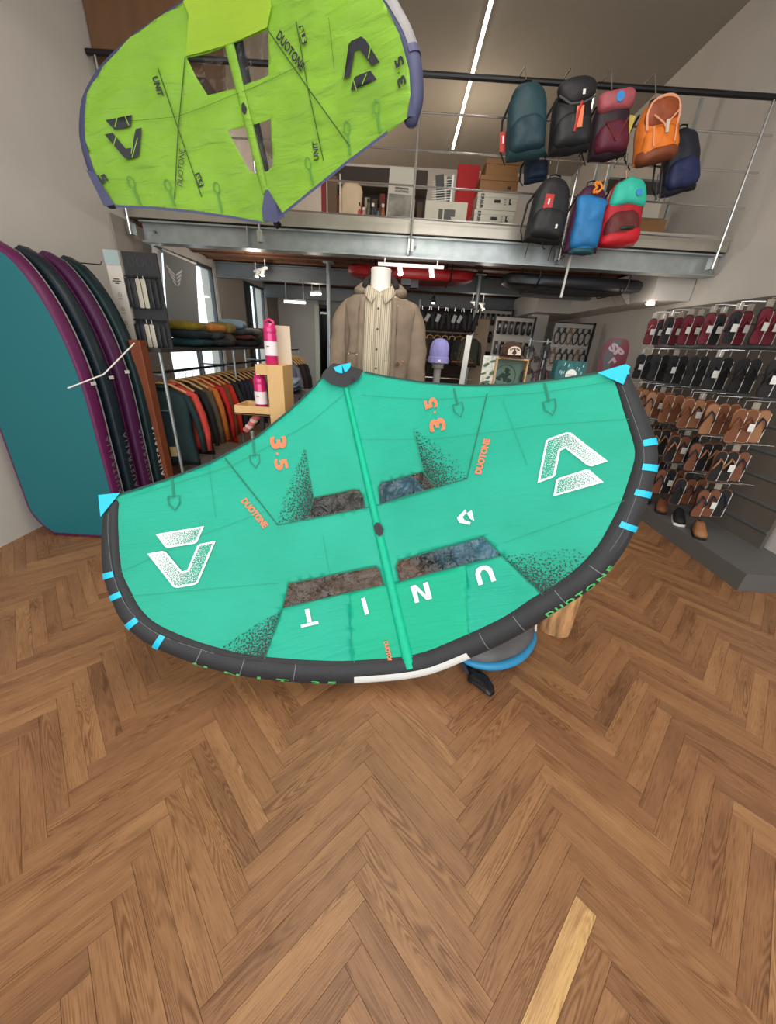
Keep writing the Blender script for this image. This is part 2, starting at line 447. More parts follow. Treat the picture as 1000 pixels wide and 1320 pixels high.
for wx, wy, an in cand:
    v = MI @ (np.array([wx, wy, 0.0]) - CO)
    if v[2] < -0.1:
        px = 500 + F_PX * v[0] / -v[2]; py = 660 - F_PX * v[1] / -v[2]
        inside = -60 < px < 1060 and 640 < py < 1400
        area_px = -1 / v[2] ** 3 if inside and not (150 < px < 640 and py < 840) else 0
    else: area_px = 0; px = py = -1
    # nearest first (smaller |depth|)
    (vis if area_px else rest).append((abs(v[2]), wx, wy, an, px, py))
vis.sort(); rest += vis[285:]; vis = vis[:285]
best = min(vis, key=lambda q: (q[4] - 712) ** 2 + (q[5] - 1290) ** 2 + (0 if abs(q[3] - PI / 4) < .1 else 1e6))
for q in vis:
    plank_object('plank', [plank_geo(q[1], q[2], q[3], rnd, 1.0 if q is best else None)])
o = plank_object('planks_further_off', [plank_geo(q[1], q[2], q[3], rnd) for q in rest]); o['kind'] = 'stuff'

# ---- ceiling and walls
struct('ceiling', MB().box((0.05, 3.4, ZC + 0.05), (6.9, 12.9, 0.1)), ceil_m)
struct('wall_back', MB().box((0.05, YB + 0.1, ZC / 2), (7.0, 0.2, ZC)), plaster)
struct('wall_right', MB().box((XR + 0.1, 3.4, ZC / 2), (0.2, 12.6, ZC)), plaster)
# left wall: piers with tall windows between them
wl = MB()
wl.box((XL - 0.1, 3.4, 3.61), (0.2, 12.6, 2.38))               # upper wall above the lintels
wl.box((XL - 0.1, 3.4, 0.22), (0.2, 12.6, 0.44))              # sill wall
for y0, y1 in ((-2.9, 4.84), (6.36, 7.42), (8.58, 9.7)):        # solid parts between the windows
    wl.box((XL - 0.1, (y0 + y1) / 2, 1.43), (0.2, y1 - y0, 1.98))
struct('wall_left', wl, plaster)
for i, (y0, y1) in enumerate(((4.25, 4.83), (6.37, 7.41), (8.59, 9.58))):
    struct('trim_%d' % (i + 1), MB().box((XL + 0.012, (y0 + y1) / 2, 1.28), (0.024, y1 - y0, 2.5)), plaster_shaded)  # thin plaster facings; the wall's shade beside the windows is in their darker tone
glass = glass_material('window_glass'); frame_m = mat('window_frame_grey', (66, 70, 74), 0.5, 0.2)
for i, (y0, y1) in enumerate(((4.84, 6.36), (7.42, 8.58))):
    w_ = MB(); zc = (0.44 + 2.42) / 2; h = 2.42 - 0.44
    w_.box((XL - 0.05, y0 + .015, zc), (0.05, 0.03, h)); w_.box((XL - 0.05, y1 - .015, zc), (0.05, 0.03, h))
    w_.box((XL - 0.05, (y0 + y1) / 2, 0.46), (0.05, y1 - y0, 0.04)); w_.box((XL - 0.05, (y0 + y1) / 2, 2.40), (0.05, y1 - y0, 0.04))
    w_.box((XL - 0.05, (y0 + y1) / 2 + .1, zc), (0.04, 0.025, h))
    if i: w_.box((XL - 0.06, 7.66, zc), (0.06, 0.42, h)).box((XL - 0.04, 7.66, zc), (0.08, 0.03, h))
    wo = struct('window_%d' % (i + 1), w_, frame_m)
    MB().box((XL - 0.055, (y0 + y1) / 2, zc), (0.008, y1 - y0 - .1, h - .1)).build('pane', glass, wo)

# ---- mezzanine: deck, board ceiling, steel beams
DZ = 2.62
deck = struct('mezzanine_deck', MB().box((0.15, 7.05, DZ - 0.03), (6.08, 5.1, 0.06)), mat('deck_edge', (120, 116, 108), 0.7))
for i in range(16):                                             # board underside
    x = -2.70 + i * 0.379
    MB().box((x, 7.1, DZ - 0.085), (0.368, 4.95, 0.03)).build('board', wood_ceiling, deck)
for i in range(12):
    MB().box((0.15, 4.95 + i * 0.4, DZ - 0.112), (6.04, 0.035, 0.022)).build('batten', wood_ceiling, deck)
toe = MB().box((0.15, 4.5, 2.625), (6.06, 0.008, 0.13)).box((0.15, 4.56, 2.565), (6.06, 0.13, 0.008))
tag(toe.build('toe_plate', mat('brushed_kick_plate', (176, 170, 158), 0.38, 0.6, var=0.06), None), 'long dull steel kick plate along the mezzanine edge above the beam', 'edge plate')
def i_beam(name, y, z0, z1, m, label, x0=-3.08, x1=3.18):
    h = MB(); x0 = -2.88; xc = (x0 + x1) / 2; wd = x1 - x0
    h.box((xc, y, z1 - .006), (wd, 0.15, 0.012)); h.box((xc, y, z0 + .006), (wd, 0.15, 0.012)); h.box((xc, y, (z0 + z1) / 2), (wd, 0.012, z1 - z0))
    return h, label
bt = thing('steel_beam', 'galvanised steel beam along the front edge of the mezzanine', 'beam', (0.20, 4.6, 2.36))
h = MB(); h.box((0, 0, 0.18), (5.96, 0.16, 0.014)); h.box((0, 0, 0.007), (5.96, 0.16, 0.014)); h.box((0, -.015, 0.095), (5.96, 0.012, 0.17))
h.build('girder', steel, bt)
for x in (-1.85, -0.2, 1.35):
    MB().box((x, -.07, 0.1), (0.012, 0.1, 0.16)).build('stiffener', steel, bt)
for x in (-2.85, -0.17, -0.13, 1.33, 1.41):
    MB().cyl((x, -.03, 0.1), (x, -.05, 0.1), 0.013, 6).build('bolt', steel_dark, bt)
for y, z0, z1, lb in ((6.4, 2.30, 2.5, 'grey steel beam under the brown boards behind the galvanised one'), (8.5, 2.26, 2.48, 'farthest grey steel beam under the mezzanine boards')):
    h, _ = i_beam('b', y, z0, z1, steel_dark, lb)
    tag(h.build('steel_beam', steel_dark), lb, 'beam')
# ---- railing
rt = thing('railing', 'mezzanine railing with black handrail and thin silver wires', 'railing', (0, 4.42, 2.4))
MB().cyl((-2.89, 0, 1.28), (3.15, 0, 1.24), 0.022, 10).build('handrail', black_metal, rt)
for z in (0.26, 0.51, 0.765, 1.02):
    MB().cyl((-2.89, 0.0, z + .02), (3.15, 0.0, z - .02), 0.008, 6).build('rail_wire', chrome, rt)
for x in (-2.82, -1.5, 0.02, 1.52, 3.05):
    MB().cyl((x, 0.0, 0.0), (x, 0.0, 1.27), 0.012, 8).build('post', chrome, rt)
    MB().box((x, 0.03, 0.05), (0.05, 0.07, 0.1)).build('post_foot', chrome, rt)
# ---- slender columns and bulkhead
for x, y, lb in ((1.06, 6.15, 'slim galvanised column standing right of the black clothes rack'), (-1.08, 5.9, 'slim galvanised column rising beside the mannequin sleeve')):
    c_ = MB().cyl((x, y, 0.0), (x, y, 2.5), 0.03, 14); c_.box((x, y, 0.005), (0.14, 0.14, 0.01)); c_.box((x, y, 2.5), (0.14, 0.14, 0.012))
    tag(c_.build('steel_column', steel, None, smooth='auto'), lb, 'column')
struct('trim_4', MB().box((2.98, 5.9, 2.32), (0.42, 2.2, 0.32)).box((2.7, 7.9, 2.32), (0.98, 1.8, 0.32)), plaster)
struct('wall_dark_backdrop', MB().box((0.75, 9.35, 1.25), (3.4, 0.1, 2.5)), mat('dark_brown_backdrop', (58, 44, 36), .8))  # added dark backdrop, standing in for dark goods and shade under the mezzanine
struct('wall_partition', MB().box((-2.42, 9.4, 1.25), (0.94, 0.12, 2.5)), plaster)

# ---- lamps
led = MB().box((0.68, 5.0, ZC - 0.012), (0.035, 7.4, 0.02))
lt = thing('ceiling_strip_light', 'long glowing strip light set in the upper ceiling', 'light', (0.68, 5.0, ZC - 0.03))
MB().box((0, 0, 0.012), (0.05, 7.42, 0.02)).build('channel', white_m, lt); MB().box((0, 0, 0.0), (0.03, 7.38, 0.012)).build('diffuser', lamp_white, lt)
def track(name, label, c, ang, ln, spots=(), tube=False, up=None):
    up = (2.50 - c[2]) if up is None else up
    t = thing(name, label, 'light', c, ang)
    MB().box((0, 0, 0.035), (ln, 0.035, 0.03)).build('track', white_m if tube is not None else black_metal, t)
    for s_ in (-.4, .4): MB().cyl((ln * s_, 0, 0.05), (ln * s_, 0, up), 0.008, 6).build('hanger', white_m, t)
    if tube: MB().cyl((-ln * .48, 0, 0), (ln * .48, 0, 0), 0.016, 10).build('tube', lamp_white, t)
    for x in spots:
        sp = MB().cyl((x, 0, 0.02), (x + .015, -.03, -0.05), 0.03, 12).build('spotlight', white_m, t, smooth='auto')
        MB().cyl((x + .015, -.03, -0.05), (x + .0155, -.031, -0.053), 0.026, 12).build('bulb', lamp_spot, sp)
    return t
track('track_light', 'white track light hanging from the galvanised beam above the mannequin', (0.04, 4.60, 2.27), -0.02, 0.70, (-0.12, 0.22), up=0.09)
track('track_light', 'short white track light with two spots near the bright window', (-2.1, 6.1, 2.36), -0.9, 0.5, (-.1, .12))
track('track_light', 'white tube light under the far beam above the partition', (-2.1, 7.9, 2.15), 0.0, 0.42, (), True)
track('track_light', 'small bright spot on a track left of the mannequin shoulder', (-1.5, 7.0, 2.22), -0.8, 0.3, (), True)
track('track_light', 'pair of ceiling spots right of the slim column', (1.22, 7.0, 2.2), 0.6, 0.3, (-.05, .1))
for p, lb in (((0.5, 7.3, 2.3), 'tiny bright spot above the black clothes rack'), ((1.3, 7.3, 1.98), 'tiny bright spot low beside the slim column')):
    t = thing('spotlight', lb, 'light', p); MB().cyl((0, 0, 0), (0, 0, 2.52 - p[2]), 0.01, 6).build('stem', black_metal, t)
    MB().lathe([(0.01, 0.03), (0.035, 0.0), (0.035, -.06), (0.03, -.07)], n=10).build('housing', black_metal, t); MB().lathe([(0.028, -.085), (0.028, -.07)], n=10).build('bulb', lamp_spot, t)
t = thing('downlight', 'round glowing downlight under the right bulkhead', 'light', (2.85, 4.93, 2.13))
MB().lathe([(0.05, 0.0), (0.05, 0.03)], n=18).build('ring', white_m, t); MB().lathe([(0.042, -0.008), (0.042, 0.0)], n=18).build('bulb', lamp_spot, t)
def pt(loc, e, col=(1, .9, .78), r=0.05):
    l = bpy.data.lights.new('shop_spot', 'POINT'); l.energy = e; l.color = col; l.shadow_soft_size = r
    o_ = bpy.data.objects.new('shop_spot', l); COL.objects.link(o_); o_.location = loc
pt((2.7, 4.75, 2.0), 3); pt((0.03, 4.2, 2.15), 8); pt((-1.5, 7.0, 2.0), 4); pt((1.2, 6.7, 2.0), 6); pt((-2.0, 5.6, 2.2), 8); pt((0.8, 7.2, 4.0), 22, (1, .84, .66), .3); pt((-1.4, 8.0, 3.9), 34, (1, .82, .68), .3)
# ================================================================== inflatable wings
class Wing:
    def __init__(s, B, T, psi, k, q, n_off=0.0):
        s.B = np.array(B); v = np.array(T) - s.B; s.L = np.linalg.norm(v); s.v = v / s.L
        x = np.array([1, 0, 0.0]); u = x - s.v * (x @ s.v); u /= np.linalg.norm(u); n = np.cross(u, s.v)
        s.u = u * math.cos(psi) + n * math.sin(psi); s.n = np.cross(s.u, s.v); s.k = k; s.q = q
    def h(s, u): return s.k * abs(u) ** s.q
    def S(s, u, v, off=0.0):
        du = s.k * s.q * abs(u) ** (s.q - 1) * (1 if u > 0 else -1)
        nn = s.n - s.u * du; nn = nn / np.linalg.norm(nn)
        return Vector(s.B + s.u * u + s.v * v + s.n * s.h(u) + nn * off)
    def uv(s, px, py):
        d = ray(px, py); t = ((s.B - CO) @ s.n) / (d @ s.n)
        for _ in range(40):
            X = CO + d * t - s.B; g = X @ s.n - s.h(X @ s.u); X2 = CO + d * (t + 1e-5) - s.B
            g2 = X2 @ s.n - s.h(X2 @ s.u); t -= g / ((g2 - g) / 1e-5)
        X = CO + d * t - s.B
        return (float(X @ s.u), float(X @ s.v))
    def uvs(s, P): return [s.uv(*p) for p in P]

def inside(poly, x, y):
    P = np.array(poly); x1, y1 = P[:, 0], P[:, 1]; x2, y2 = np.roll(x1, -1), np.roll(y1, -1)
    c = np.zeros(len(x), bool)
    for a, b, c_, d in zip(x1, y1, x2, y2):
        cond = ((b > y) != (d > y)) & (x < (c_ - a) * (y - b) / ((d - b) if d != b else 1e-12) + a)
        c ^= cond
    return c
def sheet(name, W, poly, holes, m, parent, off=0.0, step=0.03, seg=0.05, dens=None, thick=0.0, relief=None):
    """cloth or print lying on the wing surface: a triangulated polygon with holes"""
    outer = dense(poly, seg); hs = [dense(h, seg) for h in holes]
    pts = list(outer); edges = [(i, (i + 1) % len(outer)) for i in range(len(outer))]
    for h in hs:
        o = len(pts); pts += h; edges += [(o + i, o + (i + 1) % len(h)) for i in range(len(h))]
    A = np.array(outer); x0, y0 = A.min(0); x1, y1 = A.max(0)
    if step and (x1 - x0) > step:
        gx, gy = np.meshgrid(np.arange(x0 + step * .5, x1, step), np.arange(y0 + step * .5, y1, step)); gx = gx.ravel() + 1e-4; gy = gy.ravel() + 1.3e-4
        keep = inside(outer, gx, gy)
        for h in hs: keep &= ~inside(h, gx, gy)
        bd = np.array(pts); g = np.stack([gx[keep], gy[keep]], 1)
        if len(g):
            ok = []
            for p in g:
                if np.min(((bd - p) ** 2).sum(1)) > (step * .35) ** 2: ok.append(tuple(p))
            pts += ok
    vo, eo, fo, _, _, _ = delaunay_2d_cdt([Vector(p) for p in pts], edges, [], 0, 1e-6)
    V = np.array([tuple(p) for p in vo]); F = [tuple(f) for f in fo]
    C = np.array([V[list(f)].mean(0) for f in F]); keep = inside(outer, C[:, 0], C[:, 1])
    for h in hs: keep &= ~inside(h, C[:, 0], C[:, 1])
    F = [f for f, k_ in zip(F, keep) if k_]
    me = bpy.data.meshes.new(name)
    me.from_pydata([tuple(W.S(p[0], p[1], off + (relief(p[0], p[1]) if relief else 0.0))) for p in V], [], F)
    l = me.uv_layers.new(name='UVMap')
    l.data.foreach_set('uv', [c for lp in me.loops for c in (V[lp.vertex_index][0] + 3, V[lp.vertex_index][1] + 3)])
    if dens is not None:
        a = me.attributes.new('dens', 'FLOAT', 'POINT'); a.data.foreach_set('value', [float(dens(p[0], p[1])) for p in V])
    bm = bmesh.new(); bm.from_mesh(me)
    for f in bm.faces:
        if f.normal.dot(Vector(W.n)) < 0: f.normal_flip()
    loose = [v for v in bm.verts if not v.link_faces]; bmesh.ops.delete(bm, geom=loose, context='VERTS')
    bm.to_mesh(me); bm.free()
    me.polygons.foreach_set('use_smooth', [True] * len(me.polygons))
    me.materials.append(m)
    o = bpy.data.objects.new(name, me); COL.objects.link(o); o.parent = parent
    if thick:
        md = o.modifiers.new('s', 'SOLIDIFY'); md.thickness = thick; md.offset = -1
    return o
def strip(W, P, w_, off=0.0012, mb=None):
    """narrow ribbon along uv points"""
    mb = mb or MB(); D = []
    for a, b in zip(P[:-1], P[1:]):
        n = max(1, int(math.hypot(b[0] - a[0], b[1] - a[1]) / .05))
        D += [(a[0] + (b[0] - a[0]) * i / n, a[1] + (b[1] - a[1]) * i / n) for i in range(n)]
    D.append(P[-1]); V = []
    for i, p in enumerate(D):
        q = D[min(i + 1, len(D) - 1)]; r = D[max(i - 1, 0)]; tx, ty = q[0] - r[0], q[1] - r[1]; L_ = math.hypot(tx, ty) or 1
        nx, ny = -ty / L_ * w_ / 2, tx / L_ * w_ / 2
        V += [W.S(p[0] + nx, p[1] + ny, off), W.S(p[0] - nx, p[1] - ny, off)]
    mb.add(V, [(2 * i + 1, 2 * i + 3, 2 * i + 2, 2 * i) for i in range(len(D) - 1)])
    return mb
def wing_text(name, W, s_, p0, p1, hm, m, parent, off=0.0014, bold=0.03, space=1.0, mb=None):
    """lettering reading from pixel p0 to pixel p1, centred on that line, hm metres tall"""
    a = np.array(W.uv(*p0)); b = np.array(W.uv(*p1)); d = b - a; L_ = np.linalg.norm(d); d /= L_; pr = np.array([-d[1], d[0]])
    v, f, ww = text_polys(s_, bold, space)
    P = []
    for x, y in v:
        q = a + d * (x / ww * L_) + pr * ((y - .5) * hm); P.append(W.S(q[0], q[1], off))
    if mb is not None: mb.add(P, f); return
    return MB().add(P, f).build(name, m, parent, fix=False)
def crop(P, ox, oy, sc): return [(ox + x / sc, oy + y / sc) for x, y in P]
def inset(poly, d):
    n = len(poly); A = sum(poly[i][0] * poly[(i + 1) % n][1] - poly[(i + 1) % n][0] * poly[i][1] for i in range(n)); sg = 1 if A > 0 else -1; out = []
    for i in range(n):
        p = np.array(poly[i - 1]); q = np.array(poly[i]); r = np.array(poly[(i + 1) % n])
        a = (q - p) / np.linalg.norm(q - p); b = (r - q) / np.linalg.norm(r - q)
        na = np.array([-a[1], a[0]]) * sg; nb = np.array([-b[1], b[0]]) * sg
        m_ = na + nb; m_ = m_ / max(0.35, np.linalg.norm(m_)); k = d / max(0.45, m_ @ na); out.append(tuple(q + m_ * k))
    return out

class Tube:
    """inflated edge tube in wing space: centre path (u,v,n) with radii; patches and print follow its skin"""
    def __init__(s, W, C, R, side=1):
        s.W = W; s.P = [np.array(W.S(u, v, n)) for u, v, n in C]; s.R = R
        d = [0.0]
        for a, b in zip(s.P[:-1], s.P[1:]): d.append(d[-1] + np.linalg.norm(b - a))
        s.d = np.array(d); s.len = d[-1]; s.side = side; s.cen = np.array(W.S(0, 0.8, 0))
    def frame(s, x):
        x = min(max(x, 0), s.len); i = min(max(int(np.searchsorted(s.d, x) - 1), 0), len(s.P) - 2)
        t = (x - s.d[i]) / max(1e-9, s.d[i + 1] - s.d[i]); p = s.P[i] * (1 - t) + s.P[i + 1] * t
        def tg(j):
            a = s.P[max(j - 1, 0)]; b = s.P[min(j + 1, len(s.P) - 1)]; q = b - a; return q / np.linalg.norm(q)
        T = tg(i) * (1 - t) + tg(i + 1) * t; T /= np.linalg.norm(T); r = s.R[i] * (1 - t) + s.R[i + 1] * t
        n = s.W.n - T * (s.W.n @ T); n /= np.linalg.norm(n); o = np.cross(T, n) * s.side
        return p, T, o, n, r
    def at(s, x, a, off=0.0):
        """a: 0 = outward in the plane of the wing, pi/2 = towards the viewer side"""
        p, T, o, n, r = s.frame(x); return Vector(p + (o * math.cos(a) + n * math.sin(a)) * (r + off))
    def patch(s, x0, x1, a0, a1, off=0.002, mb=None, nx=None, na=8):
        mb = mb or MB(); nx = nx or max(1, int((x1 - x0) / .03))
        V = [s.at(x0 + (x1 - x0) * i / nx, a0 + (a1 - a0) * j / na, off) for i in range(nx + 1) for j in range(na + 1)]
        return mb.add(V, [(i * (na + 1) + j, i * (na + 1) + j + 1, (i + 1) * (na + 1) + j + 1, (i + 1) * (na + 1) + j) for i in range(nx) for j in range(na)])
    def skin(s, mb=None, n=18):
        mb = mb or MB(); V = []; xs = list(s.d)
        for x in xs: V += [s.at(x, 2 * PI * j / n) for j in range(n)]
        F = [(i * n + j, i * n + (j + 1) % n, (i + 1) * n + (j + 1) % n, (i + 1) * n + j) for i in range(len(xs) - 1) for j in range(n)]
        for x, sg in ((0, -1), (s.len, 1)):                    # rounded ends
            p, T, o, nn, r = s.frame(x); base = 0 if sg < 0 else (len(xs) - 1) * n; prev = list(range(base, base + n))
            for t in (0.4, 0.75, 0.95):
                o_ = len(V); V += [Vector(p + T * sg * r * t * .8 + (o * math.cos(2 * PI * j / n) + nn * math.sin(2 * PI * j / n)) * r * math.sqrt(1 - t * t)) for j in range(n)]
                cur = list(range(o_, o_ + n)); F += [(prev[j], prev[(j + 1) % n], cur[(j + 1) % n], cur[j]) for j in range(n)]; prev = cur
            F.append(tuple(prev))
        return mb.add(V, F)
    def near(s, P3):
        """distance along the tube of the point nearest to P3"""
        P3 = np.array(P3); xs = np.linspace(0, s.len, 400); return min(xs, key=lambda x: np.linalg.norm(s.frame(x)[0] - P3))
    def text(s, name, t_, x0, x1, a, hm, m, parent, off=0.0022, flip=False, bold=0.03, space=1.4):
        v, f, ww = text_polys(t_, bold, space); P = []; r = s.frame((x0 + x1) / 2)[4]
        for x, y in v:
            yy = (y - .5) * hm / r * (-1 if flip else 1)
            P.append(s.at(x0 + (x1 - x0) * (x / ww), a + yy, off))
        return MB().add(P, f).build(name, m, parent, fix=False)

# ------------------------------------------------------------------ the green wing leaning in the middle
W1 = Wing(atZ(530, 866, 0.14), atY(441, 482, 1.978), 0.079, 0.29, 1.6)
green = cloth_material('teal_green_ripstop', (22, 166, 138), (32, 178, 150), trans=0.12, strength=0.3)
green2 = cloth_material('mint_green_ripstop', (20, 170, 141), (28, 182, 151), trans=0.15, strength=0.3, crease=(3, 40))
mint = cloth_material('bright_mint_strut_cloth', (6, 192, 150), (12, 182, 144), trans=0.1, strength=0.3)
dgreen = mat('dark_green_seam', (12, 110, 82), 0.7)
charcoal = mat('charcoal_canvas', (38, 39, 43), 0.65, var=0.12, vscale=18, bump=0.1, bscale=220)
cyan = mat('cyan_reinforcement', (24, 190, 228), 0.5, var=0.04)
white_print = mat('white_print', (232, 240, 240), 0.5)
black_print = mat('black_print', (30, 32, 40), 0.5)
orange_print = mat('orange_print', (228, 122, 82), 0.6)
film = film_material('clear_wing_film')
dots_dark = speckle_material('black_dot_fade', (28, 38, 38), 150)
dots_white = speckle_material('white_dot_fade', (235, 238, 242), 300)

w1 = thing('wing_foil_sail', 'large teal green inflatable wing leaning upright across the floor', 'wing')
L_IN = [(136, 662), (138, 700), (146, 742), (156, 770), (176, 795), (210, 822), (262, 838), (330, 862), (400, 870), (455, 874), (530, 866)]
R_IN = [(607, 841), (652, 818), (712, 774), (770, 735), (806, 698), (816, 668), (824, 640), (831, 602), (826, 572), (812, 535), (800, 498)]
TE = [(806, 474), (790, 474), (771, 481), (720, 489), (660, 496), (600, 497), (545, 493), (500, 486), (470, 480), (452, 474), (430, 472), (418, 482), (404, 500), (372, 530), (330, 564), (270, 597), (210, 620), (156, 637), (133, 640)]
lin_uv = W1.uvs(L_IN); rin_uv = W1.uvs(R_IN); te_uv = W1.uvs(TE)
WIN = {'ul': [(404, 642), (456, 631), (463, 632), (468, 639), (471, 655), (396, 670)],
       'ur': [(488, 628), (492, 622), (545, 608), (562, 628), (490, 650)],
       'll': [(372, 752), (484, 730), (489, 734), (495, 754), (364, 784)],
       'lr': [(510, 731), (514, 722), (623, 692), (647, 716), (515, 750)]}
win_uv = {k: W1.uvs(v) for k, v in WIN.items()}
seam_l = W1.uvs([(364, 784), (495, 754)]); seam_r = W1.uvs([(515, 750), (647, 716)]); mid_s = W1.uv(504, 752)
dl = W1.uv(336, 863); dr = W1.uv(708, 775)
cut = 7
low_l = [win_uv['ll'][4], win_uv['ll'][3], mid_s] + [W1.uv(530, 866)] + lin_uv[-2:cut:-1] + [dl]
low_r = [mid_s, win_uv['lr'][4], win_uv['lr'][3], dr] + rin_uv[1::-1] + [W1.uv(530, 866)]
def camber(u, v): return 0.0
up_mid = W1.uv(441, 474)
hole_up = [win_uv['ul'], win_uv['ur']]
left_poly = lin_uv[:cut + 1] + [dl, win_uv['ll'][4], win_uv['ll'][0], win_uv['ll'][1], win_uv['ll'][2], win_uv['ll'][3], mid_s] + [up_mid] + te_uv[10:]
right_poly = [mid_s, win_uv['lr'][4], win_uv['lr'][0], win_uv['lr'][1], win_uv['lr'][2], win_uv['lr'][3], dr] + rin_uv[2:] + te_uv[:9] + [up_mid]
WR = random.Random(3)
from mathutils import noise as mnoise
def ripple(u, v):
    # shallow tension folds running out from the strut
    return 0.0035 * mnoise.noise(Vector((u * 2.2, v * 9 + u * 2, 1.7))) + 0.0012 * mnoise.noise(Vector((u * 7, v * 26, 4.1)))
sheet('canopy_panel', W1, left_poly, [win_uv['ul']], green, w1, thick=0.0012, relief=ripple)
sheet('canopy_panel', W1, right_poly, [win_uv['ur']], green, w1, thick=0.0012, relief=ripple)
cl_ = W1.uv(450, 764.3); cr_ = W1.uv(600, 728); bc_ = W1.uv(530, 866)
mint_backlit = cloth_material('backlit_mint_ripstop', (10, 182, 142), (16, 190, 150), trans=0.2, strength=0.3, crease=(3, 30))  # light coming through the lower middle cloth, painted in as brighter mint
for P_, m_, lb_ in (([win_uv['ll'][4], cl_, lin_uv[9], lin_uv[8], dl], green2, None), ([cl_, win_uv['ll'][3], mid_s, bc_, lin_uv[9]], mint_backlit, 'mint panel left of the strut, painted brighter as if lit through'),
                    ([mid_s, win_uv['lr'][4], cr_, rin_uv[0], bc_], mint_backlit, 'mint panel right of the strut, painted brighter as if lit through'), ([cr_, win_uv['lr'][3], dr, rin_uv[1], rin_uv[0]], green2, None)):
    o_ = sheet('canopy_panel', W1, P_, [], m_, w1, thick=0.0012, relief=ripple)
    if lb_: o_['label'] = lb_
for k_, p in win_uv.items():
    sheet('window', W1, p, [], film, w1, off=-0.002, step=0.02)
    rim = MB(); strip(W1, p + [p[0]], 0.006, 0.005, rim); rim.build('window_hem', dgreen, w1, fix=False)
# strut: inflated tube behind with a bright top strip
SB, ST = W1.uv(528, 861), W1.uv(444, 492)
def strut_strip(W, a, b, w0, w1_, bulge, m, parent, name='strut_cover'):
    mb = MB(); V = []; n = 40; k = 10
    for i in range(n + 1):
        t = i / n; u = a[0] + (b[0] - a[0]) * t; v = a[1] + (b[1] - a[1]) * t; hw = w0 + (w1_ - w0) * t
        for j in range(k + 1):
            s_ = -1 + 2 * j / k; V.append(W.S(u + s_ * hw, v, 0.003 + bulge * math.sqrt(max(0, 1 - s_ * s_))))
    mb.add(V, [(i * (k + 1) + j, i * (k + 1) + j + 1, (i + 1) * (k + 1) + j + 1, (i + 1) * (k + 1) + j) for i in range(n) for j in range(k)])
    o_ = mb.build(name, m, parent, smooth=True, fix=False)
    l = o_.data.uv_layers.new(name='UVMap'); l.data.foreach_set('uv', [c for lp in o_.data.loops for c in ((lp.vertex_index % (k + 1)) * .01, (lp.vertex_index // (k + 1)) * .035)])
    return o_
strut_strip(W1, SB, ST, 0.026, 0.013, 0.016, mint, w1)
st = MB(); st.tube([W1.S(SB[0] + (ST[0] - SB[0]) * t, SB[1] + (ST[1] - SB[1]) * t, -0.05 + 0.01 * t) for t in np.linspace(0.04, 1, 12)], [0.05 - 0.022 * t for t in np.linspace(0, 1, 12)], 16)
st.build('strut', charcoal, w1, smooth='auto')
st = MB()
for t0, t1 in ((.3, .42), (.5, .64)):
    p0 = W1.S(SB[0] * (1 - t0) + ST[0] * t0, SB[1] * (1 - t0) + ST[1] * t0, -.12); p1 = W1.S(SB[0] * (1 - t1) + ST[0] * t1, SB[1] * (1 - t1) + ST[1] * t1, -.12)
    h_ = MB().tube([p0 + Vector(W1.n) * .03, p0, p1, p1 + Vector(W1.n) * .03], .011, 8); h_.build('handle', black_metal, w1, smooth='auto')
hexp = W1.uvs([(485, 674), (490, 674), (495, 682), (494, 689), (489, 692), (484, 687), (482, 679)])
sheet('strut_patch', W1, hexp, [], charcoal, w1, off=0.022, step=0)
# trailing-edge centre cap
cap = W1.uvs([(418, 482), (430, 471), (452, 474), (470, 480), (463, 492), (446, 502), (427, 498), (415, 488)])
sheet('strut_cap', W1, cap, [], charcoal, w1, off=0.024, step=0.03)
c0 = W1.uv(442, 473)
for a0, a1 in ((185, 262), (278, 355)):
    pr_ = math.hypot(W1.uv(452, 474)[0] - c0[0], W1.uv(452, 474)[1] - c0[1]) * 1.15
    sheet('cyan_patch', W1, [c0] + [(c0[0] + pr_ * math.cos(math.radians(a)), c0[1] + pr_ * .95 * math.sin(math.radians(a))) for a in np.linspace(a0, a1, 7)], [], cyan, w1, off=0.026, step=0)['label'] = 'bright cyan half-round patch'
# leading-edge tube
L_OUT = [(131, 648), (126, 690), (128, 742), (139, 776), (152, 802), (182, 830), (240, 856), (300, 873), (350, 880), (400, 884), (455, 884)]
R_OUT = [(540, 876), (608, 851), (662, 826), (712, 795), (765, 760), (800, 722), (822, 684), (838, 648), (849, 608), (851, 575), (838, 535), (822, 498), (810, 474)]
outer = W1.uvs(L_OUT) + W1.uvs(R_OUT)
outer = smooth_line(outer, 4)
N_ = len(outer); cen = np.array((0, .8)); C_ = []; R_ = []
arc = [0.0]
for a, b in zip(outer[:-1], outer[1:]): arc.append(arc[-1] + math.hypot(b[0] - a[0], b[1] - a[1]))
for i, p in enumerate(outer):
    t = arc[i] / arc[-1]; r = 0.036 + 0.036 * math.sin(PI * t) ** 0.8
    a = np.array(outer[max(i - 1, 0)]); b = np.array(outer[min(i + 1, N_ - 1)]); tg_ = (b - a) / np.linalg.norm(b - a); nin = np.array([-tg_[1], tg_[0]])
    if nin @ (cen - np.array(p)) < 0: nin = -nin
    q = np.array(p) + nin * r * 0.97; C_.append((q[0], q[1], -r * .78)); R_.append(r)
LE1 = Tube(W1, C_, R_)
o_chk = LE1.frame(LE1.len / 2)[2]
if o_chk @ (LE1.frame(LE1.len / 2)[0] - LE1.cen) < 0: LE1.side = -1
LE1.skin().build('leading_edge_tube', charcoal, w1, smooth=True)
